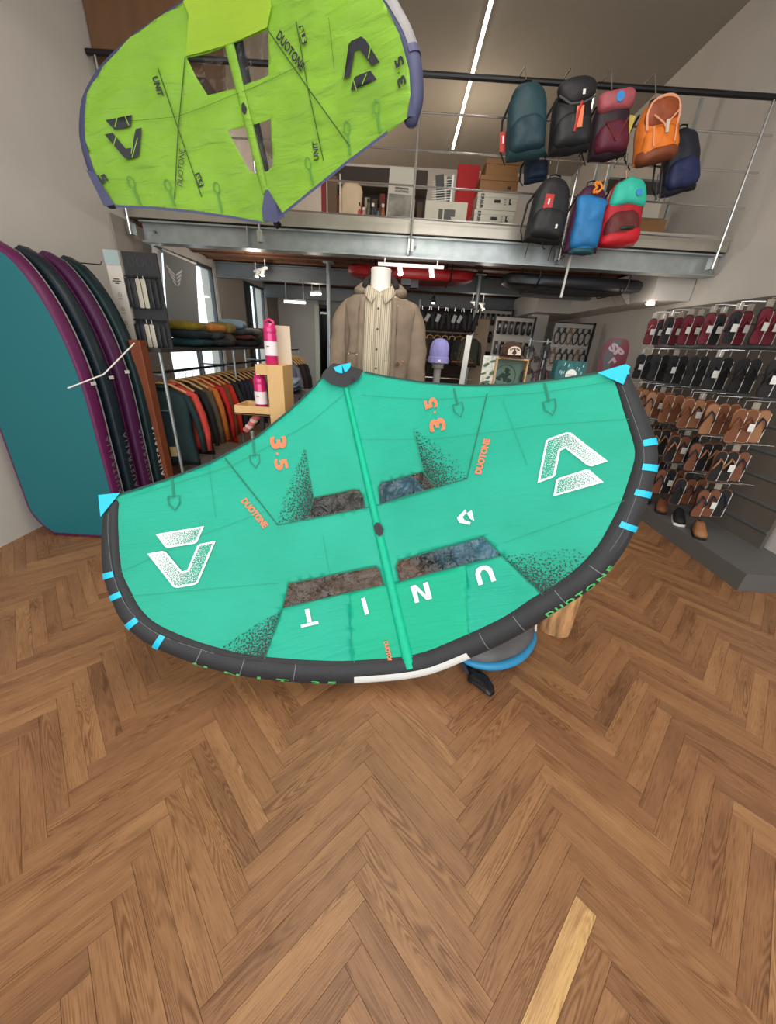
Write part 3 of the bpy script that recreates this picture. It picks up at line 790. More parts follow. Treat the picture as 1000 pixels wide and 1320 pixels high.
# canvas flap between tube and canopy
flap = MB()
seam_line = smooth_line(lin_uv + rin_uv, 3); k = len(seam_line)
sd = [0.0]
for a, b in zip(seam_line[:-1], seam_line[1:]): sd.append(sd[-1] + math.hypot(b[0] - a[0], b[1] - a[1]))
V = []
for i, p in enumerate(seam_line):
    x = LE1.near(W1.S(p[0], p[1], 0)); V += [W1.S(p[0], p[1], 0.003), LE1.at(x, 2.05, 0.001)]
flap.add(V, [(2 * i, 2 * i + 1, 2 * i + 3, 2 * i + 2) for i in range(k - 1)])
flap.build('edge_flap', charcoal, w1, smooth=True)
grey_thread = mat('grey_stitching', (120, 122, 128), 0.7)
th = MB()
for i in range(0, k - 1, 1):
    a, b = V[2 * i] * .45 + V[2 * i + 1] * .55, V[2 * i + 2] * .45 + V[2 * i + 3] * .55
    th.cyl(a + Vector(W1.n) * .003, b + Vector(W1.n) * .003, 0.0009, 4)
th.build('stitching', grey_thread, w1)
# cyan loops across the tube
for px in ((134, 744), (142, 773), (167, 804), (201, 832), (841, 568), (846, 602), (838, 639), (818, 682)):
    x = LE1.near(W1.S(*W1.uv(*px), 0)); LE1.patch(x - .012, x + .012, -0.3, 2.0, 0.004).build('cyan_loop', cyan, w1, fix=False)['label'] = 'bright cyan loop sewn over the edge tube'
# segment seams on the tube
for px in ((250, 860), (308, 872), (378, 880), (632, 842), (678, 815), (730, 780), (780, 742)):
    x = LE1.near(W1.S(*W1.uv(*px), 0)); LE1.patch(x - .0015, x + .0015, -0.9, 2.05, 0.002).build('tube_seam', grey_thread, w1, fix=False)
x0 = LE1.near(W1.S(*W1.uv(457, 880), 0)); x1 = LE1.near(W1.S(*W1.uv(606, 848), 0)); xm = LE1.near(W1.S(*W1.uv(535, 872), 0))
LE1.patch(x0, x1, -0.9, 1.25, 0.003).build('white_panel', mat('white_canvas', (226, 228, 226), 0.6), w1, smooth=True, fix=False)
edge_green = mat('edge_lettering_green', (84, 196, 110), 0.6)
xa = LE1.near(W1.S(*W1.uv(704, 795), 0)); xb = LE1.near(W1.S(*W1.uv(786, 728), 0))
LE1.text('lettering', 'DUOTONE', xa, xb, 0.85, 0.032, edge_green, w1)
xa = LE1.near(W1.S(*W1.uv(248, 856), 0)); xb = LE1.near(W1.S(*W1.uv(372, 878), 0))
LE1.text('lettering', 'UNIT', xa, xb, 0.72, 0.03, edge_green, w1, space=2.4)
xa = LE1.near(W1.S(*W1.uv(400, 880), 0)); xb = LE1.near(W1.S(*W1.uv(434, 882), 0))
LE1.text('lettering', '35', xa, xb, 0.72, 0.03, edge_green, w1, space=1.6)
# cyan tip patches
sheet('tip_patch', W1, W1.uvs([(128, 639), (156, 636), (131, 667)]), [], cyan, w1, off=0.014, step=0)['label'] = 'bright cyan corner patch'
sheet('tip_patch', W1, W1.uvs([(770, 482), (806, 471), (812, 474), (803, 497)]), [], cyan, w1, off=0.016, step=0)['label'] = 'bright cyan corner patch'
x = LE1.len; LE1.patch(x - .02, x, -1.2, 2.0, 0.003).build('tip_band', cyan, w1, fix=False)['label'] = 'bright cyan band at the tube end'
# trailing hem
strip(W1, W1.uvs([(133, 640), (156, 637), (210, 620), (270, 597), (330, 564), (372, 530), (404, 500), (418, 484)]), 0.008, 0.004).build('trailing_hem', mat('dark_hem', (22, 66, 58), 0.7), w1, fix=False)
strip(W1, W1.uvs([(470, 480), (500, 486), (545, 493), (600, 497), (660, 496), (720, 489), (771, 481)]), 0.008, 0.004).build('trailing_hem', MATS['dark_hem'], w1, fix=False)
# seams
seams = MB(); fine = MB()
for P, wd, t_ in (([(290, 591), (358, 677), (396, 669.5), (471, 655), (490, 650.5), (562, 629), (602, 617), (628, 508)], .005, seams),
                  ([(364, 785), (336, 863)], .004, seams), ([(647, 716), (708, 775)], .004, seams), ([(495, 755), (515, 750.5)], .005, seams),
                  ([(394, 580), (404, 642)], .003, fine), ([(533, 556), (546, 608)], .003, fine),
                  ([(170, 640), (300, 600), (400, 545), (452, 500)], .002, fine), ([(466, 510), (560, 515), (700, 506), (790, 492)], .002, fine),
                  ([(455, 566), (560, 566), (700, 548), (818, 540)], .0015, fine), ([(150, 740), (260, 690), (340, 660)], .0015, fine),
                  ([(270, 605), (278, 668)], .0015, fine), ([(648, 516), (680, 600)], .0015, fine), ([(416, 690), (426, 745)], .0015, fine), ([(450, 790), (458, 868)], .002, fine), ([(600, 770), (607, 838)], .002, fine),
                  ([(160, 770), (360, 752)], .0015, fine), ([(650, 700), (820, 640)], .0015, fine), ([(460, 858), (526, 856), (600, 828)], .003, fine)):
    strip(W1, W1.uvs(P), wd, 0.0058).build('seam' if t_ is seams else 'fine_seam', dgreen if t_ is seams else mat('mid_green_seam', (22, 146, 110), 0.7), w1, fix=False)

# bridle-like stitched marks on the trailing edge
for top, bot in (((222, 617), (225, 650)), ((326, 567), (329, 596)), ((585, 501), (592, 530)), ((702, 494), (710, 527))):
    a, b = np.array(W1.uv(*top)), np.array(W1.uv(*bot)); d = (b - a) / np.linalg.norm(b - a); n_ = np.array([-d[1], d[0]]); mk = MB()
    strip(W1, [tuple(a), tuple(b - d * .03)], .008, .006, mk)
    sh = [b - d * .035 - n_ * .022, b - d * .035 + n_ * .022, b + n_ * .02, b + d * .03, b - n_ * .02, b - d * .035 - n_ * .022]
    strip(W1, [tuple(q) for q in sh], .005, .006, mk)
    mk.build('stitched_mark', mat('teal_mark', (16, 122, 96), 0.7), w1, fix=False)
# dot fades beside the windows
def fade(P, line, D0, D1, name, gam=1.0):
    l0, l1 = [np.array(q) for q in W1.uvs(line)]; d = l1 - l0; L_ = np.linalg.norm(d); d = d / L_
    def dens(u, v):
        r = np.array((u, v)) - l0; t = min(max(r @ d / L_, 0), 1); dist = abs(r[0] * d[1] - r[1] * d[0])
        return max(0.0, 1 - dist / (D0 + (D1 - D0) * t)) ** gam * (0.35 + .65 * t)
    sheet(name, W1, W1.uvs(P), [], dots_dark, w1, off=0.0062, step=0.012, seg=.02, dens=dens)
fade([(393, 576), (404, 642), (396, 669), (356, 677), (366, 640)], ((393, 576), (403, 672)), .02, .20, 'dot_fade')
fade([(533, 552), (547, 608), (562, 629), (602, 617), (588, 590)], ((533, 552), (550, 628)), .02, .21, 'dot_fade')
fade([(363, 786), (336, 862), (290, 850), (285, 835), (330, 805)], ((364, 775), (334, 868)), .05, .28, 'dot_fade')
fade([(648, 717), (708, 774), (745, 752), (775, 728), (740, 705), (690, 712)], ((648, 717), (712, 780)), .04, .30, 'dot_fade')
# emblems
def emblem(name, polys, gradient, ring=0.008):
    for P in polys:
        uvp = W1.uvs(P); inn = inset(uvp, ring)
        sheet(name, W1, uvp, [inn], white_print, w1, off=0.0066, step=0, seg=.06)
        g0, g1 = [np.array(q) for q in W1.uvs(gradient)]; d = g1 - g0; L2 = d @ d
        sheet(name, W1, inn, [], dots_white, w1, off=0.0064, step=0.02, seg=.03, dens=lambda u, v: .06 + .9 * min(1, max(0, (np.array((u, v)) - g0) @ d / L2)))
emblem('emblem', [crop([(105, 690), (195, 240), (225, 212), (420, 145), (465, 150), (860, 455), (685, 512), (640, 500), (405, 318), (350, 345), (298, 600), (275, 628)], 680, 540, 8.333),
                  crop([(275, 832), (305, 660), (335, 635), (620, 545), (665, 550), (815, 680)], 680, 540, 8.333)], ((700, 610), (770, 600)))
emblem('emblem', [crop([(175, 240), (695, 152), (622, 322), (590, 342), (300, 388), (275, 375)], 180, 660, 8.333),
                  crop([(85, 448), (250, 418), (285, 430), (458, 637), (515, 622), (622, 362), (655, 342), (818, 312), (632, 755), (598, 780), (405, 816), (365, 805)], 180, 660, 8.333)], ((275, 705), (205, 700)))
pr = []
for P in (crop([(600, 482), (545, 538), (560, 568), (628, 582), (634, 565), (592, 550), (583, 532), (608, 503)], 480, 560, 5), crop([(609, 508), (640, 487), (657, 556), (632, 545)], 480, 560, 5)):
    sheet('small_emblem', W1, W1.uvs(P), [], white_print, w1, off=.0066, step=0)
for nm, Ps in (('letter_t', [crop([(217, 1145), (245, 1138), (263, 1224), (236, 1230)], 350, 560, 5.076), crop([(190, 1245), (303, 1217), (308, 1237), (195, 1263)], 350, 560, 5.076)]),
               ('letter_i', [crop([(585, 1073), (611, 1066), (638, 1172), (612, 1179)], 350, 560, 5.076)]),
               ('letter_n', [crop([(245, 977), (280, 968), (347, 1033), (325, 958), (357, 948), (385, 1056), (350, 1066), (285, 1002), (302, 1078), (276, 1085)], 480, 560, 5)]),
               ('letter_u', [crop([(685, 972), (664, 905), (667, 868), (700, 845), (738, 843), (769, 862), (797, 940), (768, 949), (745, 887), (725, 871), (706, 874), (694, 895), (713, 964)], 480, 560, 5)])):
    for P in Ps: sheet('letter', W1, W1.uvs(P), [], white_print, w1, off=.0066, step=0)
for s_, a, b, hh in (('3', (358, 563), (360, 579), .075), ('.', (357, 584), (358, 587), .012), ('5', (361, 592), (364, 606), .06), ('3', (565, 556), (563, 540), .075), ('.', (561, 533), (560.5, 530.5), .012), ('5', (557, 527), (554, 514), .06)):
    wing_text('size_number', W1, s_, a, b, hh, orange_print, w1, off=.0066, bold=.04)
for a, b in (((314, 644), (343, 679)), ((616, 611), (628, 566)), ((497, 826), (504, 857))):
    wing_text('lettering', W1, 'DUOTONE', a, b, .030 if a[0] != 497 else .022, orange_print, w1, off=.0066, bold=.05)

# ------------------------------------------------------------------ the lime wing hanging at the mezzanine
W2 = Wing(atY(349, 275, 2.897), atY(282, 0, 2.914), 0.0614, 0.1768, 1.6)
lime = cloth_material('lime_ripstop', (138, 186, 62), (152, 202, 68), trans=0.3, strength=0.7, crease=(5, 20))
lime2 = cloth_material('yellow_lime_cloth', (176, 210, 66), (166, 202, 62), trans=0.35, strength=0.4, crease=(3, 20))
navy = mat('slate_blue_canvas', (66, 70, 104), 0.6, var=0.1)
greyc = mat('grey_canvas', (128, 126, 128), 0.6, var=0.1)
w2 = thing('wing_foil_sail', 'lime green inflatable wing hanging in front of the mezzanine', 'wing')
RI2 = W2.uvs([(527, 151), (530, 138), (527, 90), (515, 45), (500, 12), (487, -10)])
RI2 += [(0.74, 0.79), (0.55, 0.88), (0.37, 0.935), (0.19, 0.975)]
LI2 = [(-0.19, 0.972), (-0.37, 0.93), (-0.53, 0.88), (-0.72, 0.79)]
tipL = [(-0.85, 0.69), (-0.91, 0.60), (-0.95, 0.50), (-0.965, 0.36), (-0.96, 0.22)]
TE2 = W2.uvs([(150, 267), (200, 269), (250, 274), (300, 281), (338, 288), (347, 286), (356, 284), (400, 249), (450, 209), (500, 172)])
c2 = RI2 + [(0.0, 0.99)] + LI2 + tipL + TE2
W2U = W2.uvs([(241, 75), (345, 38), (346, 98), (267, 122), (252, 98)]); W2L = W2.uvs([(293, 168), (349, 153), (352, 213), (345, 221), (331, 224), (321, 220)])
def ripple2(u, v): return 0.012 * mnoise.noise(Vector((u * 4, v * 13 - u * 3, 8.7))) + 0.008 * mnoise.noise(Vector((u * 9 + v * 3, v * 34 - u * 6, 3.3)))
sheet('canopy', W2, c2, [W2U, W2L], lime, w2, thick=0.001, relief=ripple2, step=.02)
band = [W2.uv(241, 75), W2.uv(346, 38)] + [(0.29, 0.83), (0.29, 0.945), (0.0, 0.982), (-0.19, 0.965), (-0.18, 0.91)]
sheet('bright_panel', W2, band, [], lime2, w2, off=.016, step=.04)['label'] = 'brighter yellow-lime panel above the window'
film2 = film_material('clear_film', (.97, .98, .98), .03)
for p in (W2U, W2L): sheet('window', W2, p, [], film2, w2, off=-0.004, step=0.03)
a2, b2 = W2.uv(349, 272), W2.uv(290, 30)
strut_strip(W2, W2.uv(343, 250), W2.uv(281, -2), 0.024, 0.030, 0.012, lime, w2)
tb = MB().tube([W2.S(W2.uv(346, 262)[0] * (1 - t), W2.uv(346, 262)[1] * (1 - t) + .92 * t, -.06 - .02 * t) for t in np.linspace(0, 1, 8)], [.03 + .03 * t for t in np.linspace(0, 1, 8)], 14)
tb.build('strut', charcoal, w2, smooth='auto')
sheet('strut_patch', W2, W2.uvs([(313, 136), (316, 134), (320, 142), (319, 149), (316, 150), (313, 144)]), [], charcoal, w2, off=.018, step=0)
sheet('strut_cap', W2, W2.uvs([(343, 246), (347, 246), (368, 280), (358, 288), (340, 286), (339, 270)]), [], navy, w2, off=.018, step=.04)
MB().tube([W2.S(*W2.uv(353, 284), -.03), W2.S(*W2.uv(357, 290), -.03)], .022, 12).build('strut_end', black_metal, w2)
RO2 = W2.uvs([(534, 153), (541, 120), (538, 70), (526, 30), (512, 2), (498, -20)]); LO2 = W2.uvs([(232, -1), (196, 20), (163, 44), (128, 80)])
tubep = RO2 + [(0.78, 0.82), (0.57, 0.92), (0.38, 0.975), (0.19, 1.015), (0.0, 1.03), (-0.20, 1.01), (-0.38, 0.965), (-0.54, 0.915), (-0.73, 0.83), (-0.88, 0.72), (-0.95, 0.62), (-0.995, 0.51), (-1.01, 0.36), (-0.99, 0.21)]
tubep = smooth_line(tubep, 4); C_ = []; R_ = []; N_ = len(tubep)
for i, p in enumerate(tubep):
    t = i / (N_ - 1); r = 0.038 + 0.035 * math.sin(PI * t) ** .8
    a = np.array(tubep[max(i - 1, 0)]); b = np.array(tubep[min(i + 1, N_ - 1)]); tg_ = (b - a) / np.linalg.norm(b - a); nin = np.array([-tg_[1], tg_[0]])
    if nin @ (np.array((0, .4)) - np.array(p)) < 0: nin = -nin
    q = np.array(p) + nin * r * .9; C_.append((q[0], q[1], -r * 1.12)); R_.append(r)
LE2 = Tube(W2, C_, R_); LE2.cen = np.array(W2.S(0, .6, 0))
if LE2.frame(LE2.len / 2)[2] @ (LE2.frame(LE2.len / 2)[0] - LE2.cen) < 0: LE2.side = -1
LE2.skin().build('leading_edge_tube', navy, w2, smooth=True)
LE2.patch(0.25, 1.1, -.3, 1.5, .003).build('grey_panel', greyc, w2, smooth=True, fix=False)['label'] = 'pale grey panel on the edge tube'
for x in (.24, .5, .75): LE2.patch(x, x + .03, -.8, 1.6, .005).build('tube_band', navy, w2, fix=False)
sheet('tip_patch', W2, W2.uvs([(526, 152), (530, 126), (537, 152)]), [], navy, w2, off=.02, step=0)
sheet('tip_patch', W2, [(-1.0, .36), (-.96, .34), (-.92, .18), (-.98, .18)], [], navy, w2, off=.02, step=0)
for q_ in (TE2[:5], TE2[6:]): strip(W2, q_, .014, .013).build('trailing_hem', navy, w2, fix=False)
sm = MB()
for P, wd in (([(205, 90), (231, 168), (261, 255)], .006), ([(240, 76), (231, 168), (226, 257)], .006), ([(383, 30), (398, 115), (418, 208)], .006), ([(346, 40), (398, 115), (452, 190)], .006), ([(141, 160), (230, 152), (300, 125), (400, 80)], .002), ([(425, 25), (432, 90)], .002), ([(300, 45), (345, 240)], .002)):
    strip(W2, W2.uvs(P), wd, .014).build('seam', mat('dark_lime_seam', (52, 84, 20), 0.7), w2, fix=False)
for top, bot in (((170, 236), (182, 266)), ((217, 240), (226, 266)), ((280, 243), (287, 275)), ((398, 212), (405, 240)), ((448, 166), (452, 200)), ((486, 139), (491, 172))):
    a, b = np.array(W2.uv(*bot)), np.array(W2.uv(*top)); d = (b - a) / np.linalg.norm(b - a); n_ = np.array([-d[1], d[0]]); mk = MB()
    strip(W2, [tuple(a), tuple(b - d * .03)], .012, .014, mk); strip(W2, [tuple(b + n_ * .018 * math.cos(q) + d * .028 * math.sin(q)) for q in np.linspace(0, 2 * PI, 10)], .007, .014, mk)
    mk.build('stitched_mark', mat('olive_mark', (84, 140, 56), 0.7), w2, fix=False)
for P in (crop([(675, 278), (700, 135), (712, 118), (755, 98), (775, 112), (835, 208), (800, 222), (748, 150), (728, 158), (708, 268)], 240, 20, 3.333), crop([(710, 330), (722, 280), (732, 268), (795, 243), (822, 282)], 240, 20, 3.333),
          crop([(52, 278), (195, 250), (188, 312), (100, 328)], 125, 90, 4.1667), crop([(48, 355), (90, 345), (160, 430), (193, 425), (215, 325), (247, 318), (232, 465), (222, 474), (175, 487), (155, 480)], 125, 90, 4.1667)):
    sheet('emblem', W2, W2.uvs(P), [], black_print, w2, off=.0145, step=.05)
sl = MB()
for a, b in (((450, 60), (444, 103)), ((456, 103), (461, 119)), ((474, 97), (468, 111)), ((479, 62), (476, 78)), ((153, 153), (150, 166)), ((163, 152), (168, 164)), ((152, 176), (148, 190)), ((175, 168), (171, 200)), ((179, 180), (172, 205))):
    strip(W2, W2.uvs([a, b]), .005, .0165).build('emblem_slash', lime, w2, fix=False)
for s_, a, b, hh in (('3', (520, 113), (517, 101), .045), ('.', (515, 97), (515, 95), .01), ('5', (517, 88), (514, 76), .045), ('5', (131, 226), (137, 237), .045)):
    wing_text('size_number', W2, s_, a, b, hh, black_print, w2, off=.015, bold=.04)
for a, b, t_, hh in (((360, 46), (392, 90), 'DUOTONE', .04), ((409, 208), (407, 184), 'UNIT', .034), ((201, 101), (209, 126), 'UNIT', .034), ((233, 241), (236, 194), 'DUOTONE', .03)):
    wing_text('lettering', W2, t_, a, b, hh, black_print, w2, off=.015, bold=.03 if hh > .033 else .0)
for P, a, b in (([(386, 37), (392, 35), (397, 58), (391, 60)], (389, 38), (394, 57)), ([(252, 226), (258, 223), (264, 240), (258, 243)], (255, 227), (261, 240))):
    sheet('badge', W2, W2.uvs(P), [], black_print, w2, off=.0145, step=0); wing_text('lettering', W2, 'SLS', a, b, .024, lime, w2, off=.016, bold=.04)
for x_ in (-.75, .7): 
    p = W2.S(x_, 1.16, -.05); MB().cyl(p, Vector((p.x, p.y, ZC)), .004, 6).build('hanging_cord', black_metal, w2)
# ================================================================== mannequin in shirt and jacket, bags and stumps
def ell(cx, cy, z, rx, ry, a0=0, a1=360, n=32, p=2.4, dz=None):
    out = []
    for i in range(n + (0 if a1 - a0 >= 360 else 1)):
        a = math.radians(a0 + (a1 - a0) * i / n); c, s_ = math.cos(a), math.sin(a)
        x = abs(c) ** (2 / p) * (1 if c > 0 else -1); y = abs(s_) ** (2 / p) * (1 if s_ > 0 else -1)
        out.append((cx + rx * x, cy + ry * y, z + (dz(x, y) if dz else 0)))
    return out
def more_rings(R, k):
    out = []
    for a, b in zip(R[:-1], R[1:]):
        for j in range(k): out.append([tuple(np.array(p) * (1 - j / k) + np.array(q) * j / k) for p, q in zip(a, b)])
    return out + [R[-1]]
MP = atY(491, 345, 2.55); MX, MY = MP.x, 2.58
NZ = MP.z
plaster_fig = mat('white_mannequin', (228, 222, 214), 0.45)
mq = thing('mannequin', 'white headless torso mannequin on a pole behind the green wing', 'mannequin', (MX, MY, 0))
t = MB()
R_ = []
for dz, rx, ry in ((-.93, .14, .11), (-.80, .165, .12), (-.62, .14, .10), (-.42, .17, .12), (-.26, .185, .115), (-.19, .17, .10), (-.165, .12, .085), (-.14, .075, .07), (-.10, .062, .065), (-.03, .060, .062), (-.006, .062, .062), (0, .055, .056)):
    R_.append(ell(-.005 * dz, 0, NZ + dz, rx, ry, n=24))
t.loft(R_).build('torso', plaster_fig, mq, smooth='auto')
MB().cyl((0, 0, .30), (0, 0, NZ - .9), 0.018, 12).build('pole', chrome, mq)
MB().lathe([(.17, .30), (.17, .315), (.03, .33)], n=28).build('base_plate', chrome, mq, smooth='auto')
bark = mat('rough_bark', (180, 134, 90), 0.85, var=0.55, vscale=26, bump=1.0, bscale=34, stretch=(1, 1, .22))
cutw = mat('cut_wood', (205, 170, 120), 0.7, var=0.15, vscale=20)
def log(label, c, r, h, seed):
    rg = random.Random(seed); n = 28; off = [rg.uniform(-.07, .07) for _ in range(n)]; t_ = thing('log_stump', label, 'log', c); rings = []
    for k in range(7):
        z = h * k / 6
        rings.append([((r * (1 + off[j] + .02 * math.sin(k * 1.7 + j))) * math.cos(2 * PI * j / n) * (1.06 - .06 * k / 6), (r * (1 + off[j])) * math.sin(2 * PI * j / n), z) for j in range(n)])
    MB().loft(rings, cap=False).build('bark', bark, t_, smooth=True)
    MB().lathe([(r * .96, h - .004), (r * .95, h - .001)], n=28).build('cut_face', cutw, t_); return t_
log('thick log plinth that carries the mannequin behind the wing', (MX, MY, 0), .2, .30, 3)
log('rough bark log propping up the green wing at its right', (1.065, 1.775, 0), .088, .36, 4)

# --- shirt
stripe = bpy.data.materials.new('striped_shirt_cloth'); stripe.use_nodes = True; nt = stripe.node_tree
tc = nt.nodes.new('ShaderNodeTexCoord'); sx = nt.nodes.new('ShaderNodeSeparateXYZ'); nt.links.new(tc.outputs['Object'], sx.inputs[0])
ml = nt.nodes.new('ShaderNodeMath'); ml.operation = 'MULTIPLY'; ml.inputs[1].default_value = 520; nt.links.new(sx.outputs[0], ml.inputs[0])
si = nt.nodes.new('ShaderNodeMath'); si.operation = 'SINE'; nt.links.new(ml.outputs[0], si.inputs[0])
rp = nt.nodes.new('ShaderNodeValToRGB'); rp.color_ramp.elements[0].position = .42; rp.color_ramp.elements[0].color = (*lin((196, 182, 158)), 1)
rp.color_ramp.elements[1].position = .95; rp.color_ramp.elements[1].color = (*lin((118, 112, 96)), 1)
nt.links.new(si.outputs[0], rp.inputs[0]); nt.links.new(rp.outputs[0], nt.nodes['Principled BSDF'].inputs['Base Color']); nt.nodes['Principled BSDF'].inputs['Roughness'].default_value = .85
shirt = thing('shirt', 'beige pinstriped button shirt worn under the brown jacket', 'shirt', (MX, MY, 0))
t = MB(); R_ = []
for dz, rx, ry in ((-.95, .185, .135), (-.80, .185, .145), (-.62, .175, .142), (-.42, .182, .145), (-.28, .185, .135), (-.20, .17, .115), (-.16, .125, .095), (-.135, .085, .082)):
    R_.append(ell(0, -.005, NZ + dz, rx, ry, n=40))
t.loft(R_, cap=False).build('shirt_body', stripe, shirt, smooth=True, solid=.003, jitter=.008, jscale=7)
def front_y(dz):    # shirt front surface depth at height dz below the neck
    zs = (-.95, -.80, -.62, -.42, -.28, -.20, -.16, -.135); ys = (.14, .15, .147, .15, .14, .12, .10, .087)
    return -float(np.interp(dz, zs, ys))
pl = MB(); 
V = []
for dz in np.linspace(-.95, -.15, 20): V += [(-.016, front_y(dz) - .006, NZ + dz), (.018, front_y(dz) - .006, NZ + dz)]
pl.add(V, [(2 * i, 2 * i + 1, 2 * i + 3, 2 * i + 2) for i in range(19)]).build('placket', stripe, shirt, smooth=True, solid=.004)
btn = mat('dark_button', (46, 36, 32), .4)
for dz in (-.22, -.33, -.44, -.55, -.66, -.77):
    b_ = MB().lathe([(.0065, 0), (.0065, .003), (.004, .003)], (.001, front_y(dz) - .009, NZ + dz), 12, Matrix.Rotation(PI / 2, 3, 'X')); b_.build('button', btn, shirt)
for sg in (-1, 1):          # collar points
    c = MB(); V = []
    prof = [(0.0, .062, .075), (.25, .055, .078), (.5, .035, .095), (.75, .03, .102), (1.0, .03, .10)]
    inner = []; outer_ = []
    for k in range(9):
        a = math.radians(90 - k * 22.5 * .98)      # from the back round to the front
        x = sg * .072 * math.cos(a); y = .070 * math.sin(a); z = NZ - .058 - .070 * (k / 8) ** 1.6
        inner.append((x, y, z)); ln = .03 + .05 * (k / 8) ** 2
        ox = x * 1.28 + sg * .035 * (k / 8) ** 3; oy = y * 1.40 - .050 * (k / 8) ** 2; outer_.append((ox, oy, z - ln * (1 - .15 * (k / 8))))
    V = inner + outer_; c.add(V, [(i, i + 1, i + 10, i + 9) for i in range(8)]); c.build('collar', stripe, shirt, smooth=True, solid=.005)
pk = MB().prism([(.045, -.50), (.135, -.50), (.135, -.40), (.09, -.385), (.045, -.40)], lambda x, y, d: Vector((x, front_y(y) + .0 - .004 - d + (.55 * max(0, x - .03)) ** 2 * 12, NZ + y)), 0, .005)
pk.build('chest_pocket', stripe, shirt)
# --- jacket: open front, hood lying behind the neck, two hanging sleeves
jk = mat('brown_canvas_jacket', (130, 113, 96), 0.9, var=0.16, vscale=9, bump=0.6, bscale=9)
jk_in = mat('dark_fleece', (44, 34, 32), 0.95, bump=0.6, bscale=160)
jacket = thing('jacket', 'brown canvas hooded jacket hanging open on the mannequin', 'jacket', (MX, MY, 0))
for sg, a0, a1 in ((-1, 86, 245), (1, -65, 94)):
    R_ = []
    for dz, rx, ry in ((-.98, .215, .165), (-.80, .222, .17), (-.60, .215, .165), (-.42, .222, .165), (-.30, .232, .155), (-.22, .228, .135), (-.18, .200, .118), (-.155, .165, .10)):
        dd = .0
        b0, b1 = a0, a1
        R_.append(ell(0, 0, NZ + dz, rx, ry, b0, b1, n=26, p=2.3))
    MB().loft(more_rings(R_, 5), cap=False, closed=False).build('jacket_side', jk, jacket, smooth=True, solid=.008, jitter=.014, jscale=9)
    # sleeve
    P = [(sg * .10, .01, NZ - .205), (sg * .165, .01, NZ - .225), (sg * .212, .005, NZ - .29), (sg * .236, .0, NZ - .40), (sg * .246, -.015, NZ - .52), (sg * .254, -.045, NZ - .63), (sg * .262, -.08, NZ - .73), (sg * .265, -.095, NZ - .78)]
    MB().tube(smooth_line(P, 5), [float(np.interp(i / 35, (0, .16, .3, .55, .8, 1), (.045, .072, .076, .068, .058, .054))) for i in range(36)], 18, cap=False).build('sleeve', jk, jacket, smooth=True, solid=.006, jitter=.013, jscale=12)
    MB().tube([P[-1], (sg * .267, -.102, NZ - .81)], [.050, .046], 16, cap=False).build('cuff', jk, jacket, smooth=True, solid=.008)
hd = MB()
R_ = []
for k in range(13):
    a = math.radians(-38 + k * (256 / 12)); c, s_ = math.cos(a), math.sin(a)
    cx, cy = c * .120, s_ * .095 + .02; lift = .0 + .05 * max(0, s_) + .0 * abs(c); rr_ = .016 + .030 * math.sin(PI * k / 12) ** .7
    R_.append([(cx + c * rr_ * 1.3 * math.cos(q), cy + s_ * rr_ * 1.3 * math.cos(q), NZ - .125 + lift + rr_ * math.sin(q)) for q in np.linspace(0, 2 * PI, 12, endpoint=False)])
hd.loft(R_).build('hood', jk, jacket, smooth=True, jitter=.008, jscale=14)
R_ = []
for k in range(13):
    a = math.radians(-30 + k * (240 / 12)); c, s_ = math.cos(a), math.sin(a)
    cx, cy = c * .090, s_ * .075 + .02; lift = .02 + .05 * max(0, s_); rr_ = .012 + .026 * math.sin(PI * k / 12) ** .7
    R_.append([(cx + c * rr_ * math.cos(q), cy + s_ * rr_ * math.cos(q), NZ - .115 + lift + rr_ * 1.2 * math.sin(q)) for q in np.linspace(0, 2 * PI, 10, endpoint=False)])
hd = MB(); hd.loft(R_).build('hood_lining', jk_in, jacket, smooth=True, jitter=.006, jscale=30)
for sg, x0, x1 in ((-1, -.075, -.072), (1, .072, .075)):
    V = []
    for dz in np.linspace(-.97, -.16, 24):
        ry = float(np.interp(dz, (-.98, -.80, -.42, -.30, -.22, -.17, -.135), (.165, .17, .165, .155, .135, .118, .10)))
        x = sg * float(np.interp(dz, (-.98, -.5, -.2, -.15), (.098, .098, .092, .088))); V += [(x - sg * .012, -ry - .004, NZ + dz), (x + sg * .018, -ry - .006, NZ + dz)]
    MB().add(V, [(2 * i, 2 * i + 1, 2 * i + 3, 2 * i + 2) for i in range(23)]).build('zip_flap', jk, jacket, smooth=True, solid=.006)
seamm = mat('jacket_seam', (96, 80, 66), .9)
def jfront(x, dz): 
    ry = float(np.interp(dz, (-.98, -.80, -.60, -.42, -.30, -.22, -.17), (.165, .17, .165, .165, .155, .135, .118))); rx = .225
    return -ry * max(0.05, 1 - abs(x / rx) ** 2.3) ** (1 / 2.3)
for pts in ([(-.105, -.47), (-.19, -.47), (-.20, -.62)], [(-.105, -.47), (-.105, -.62)], [(-.20, -.20), (-.17, -.36), (-.185, -.46)]):
    MB().tube([(x, jfront(x, z) - .011, NZ + z) for x, z in pts], .0022, 6).build('pocket_seam', seamm, jacket)
for x in (-.12, -.175): MB().lathe([(.005, 0), (.005, .004)], (x, jfront(x, -.475) - .012, NZ - .475), 10, Matrix.Rotation(PI / 2, 3, 'X')).build('rivet', mat('brass_rivet', (150, 118, 80), .3, .8), jacket)
pt_ = MB(); c = Vector((.135, jfront(.135, -.5) - .014, NZ - .52)); pt_.prism([(0, -.016), (.015, 0), (0, .016), (-.015, 0)], lambda x, y, d: c + Vector((x, x * .35 - d, y)), 0, .002)
pt_.build('leather_patch', mat('brown_leather_patch', (92, 52, 26), .6), jacket)
MB().box((.165, jfront(.165, -.5) - .012, NZ - .50), (.012, .003, .008)).build('orange_label', mat('orange_label', (196, 96, 40), .6), jacket)

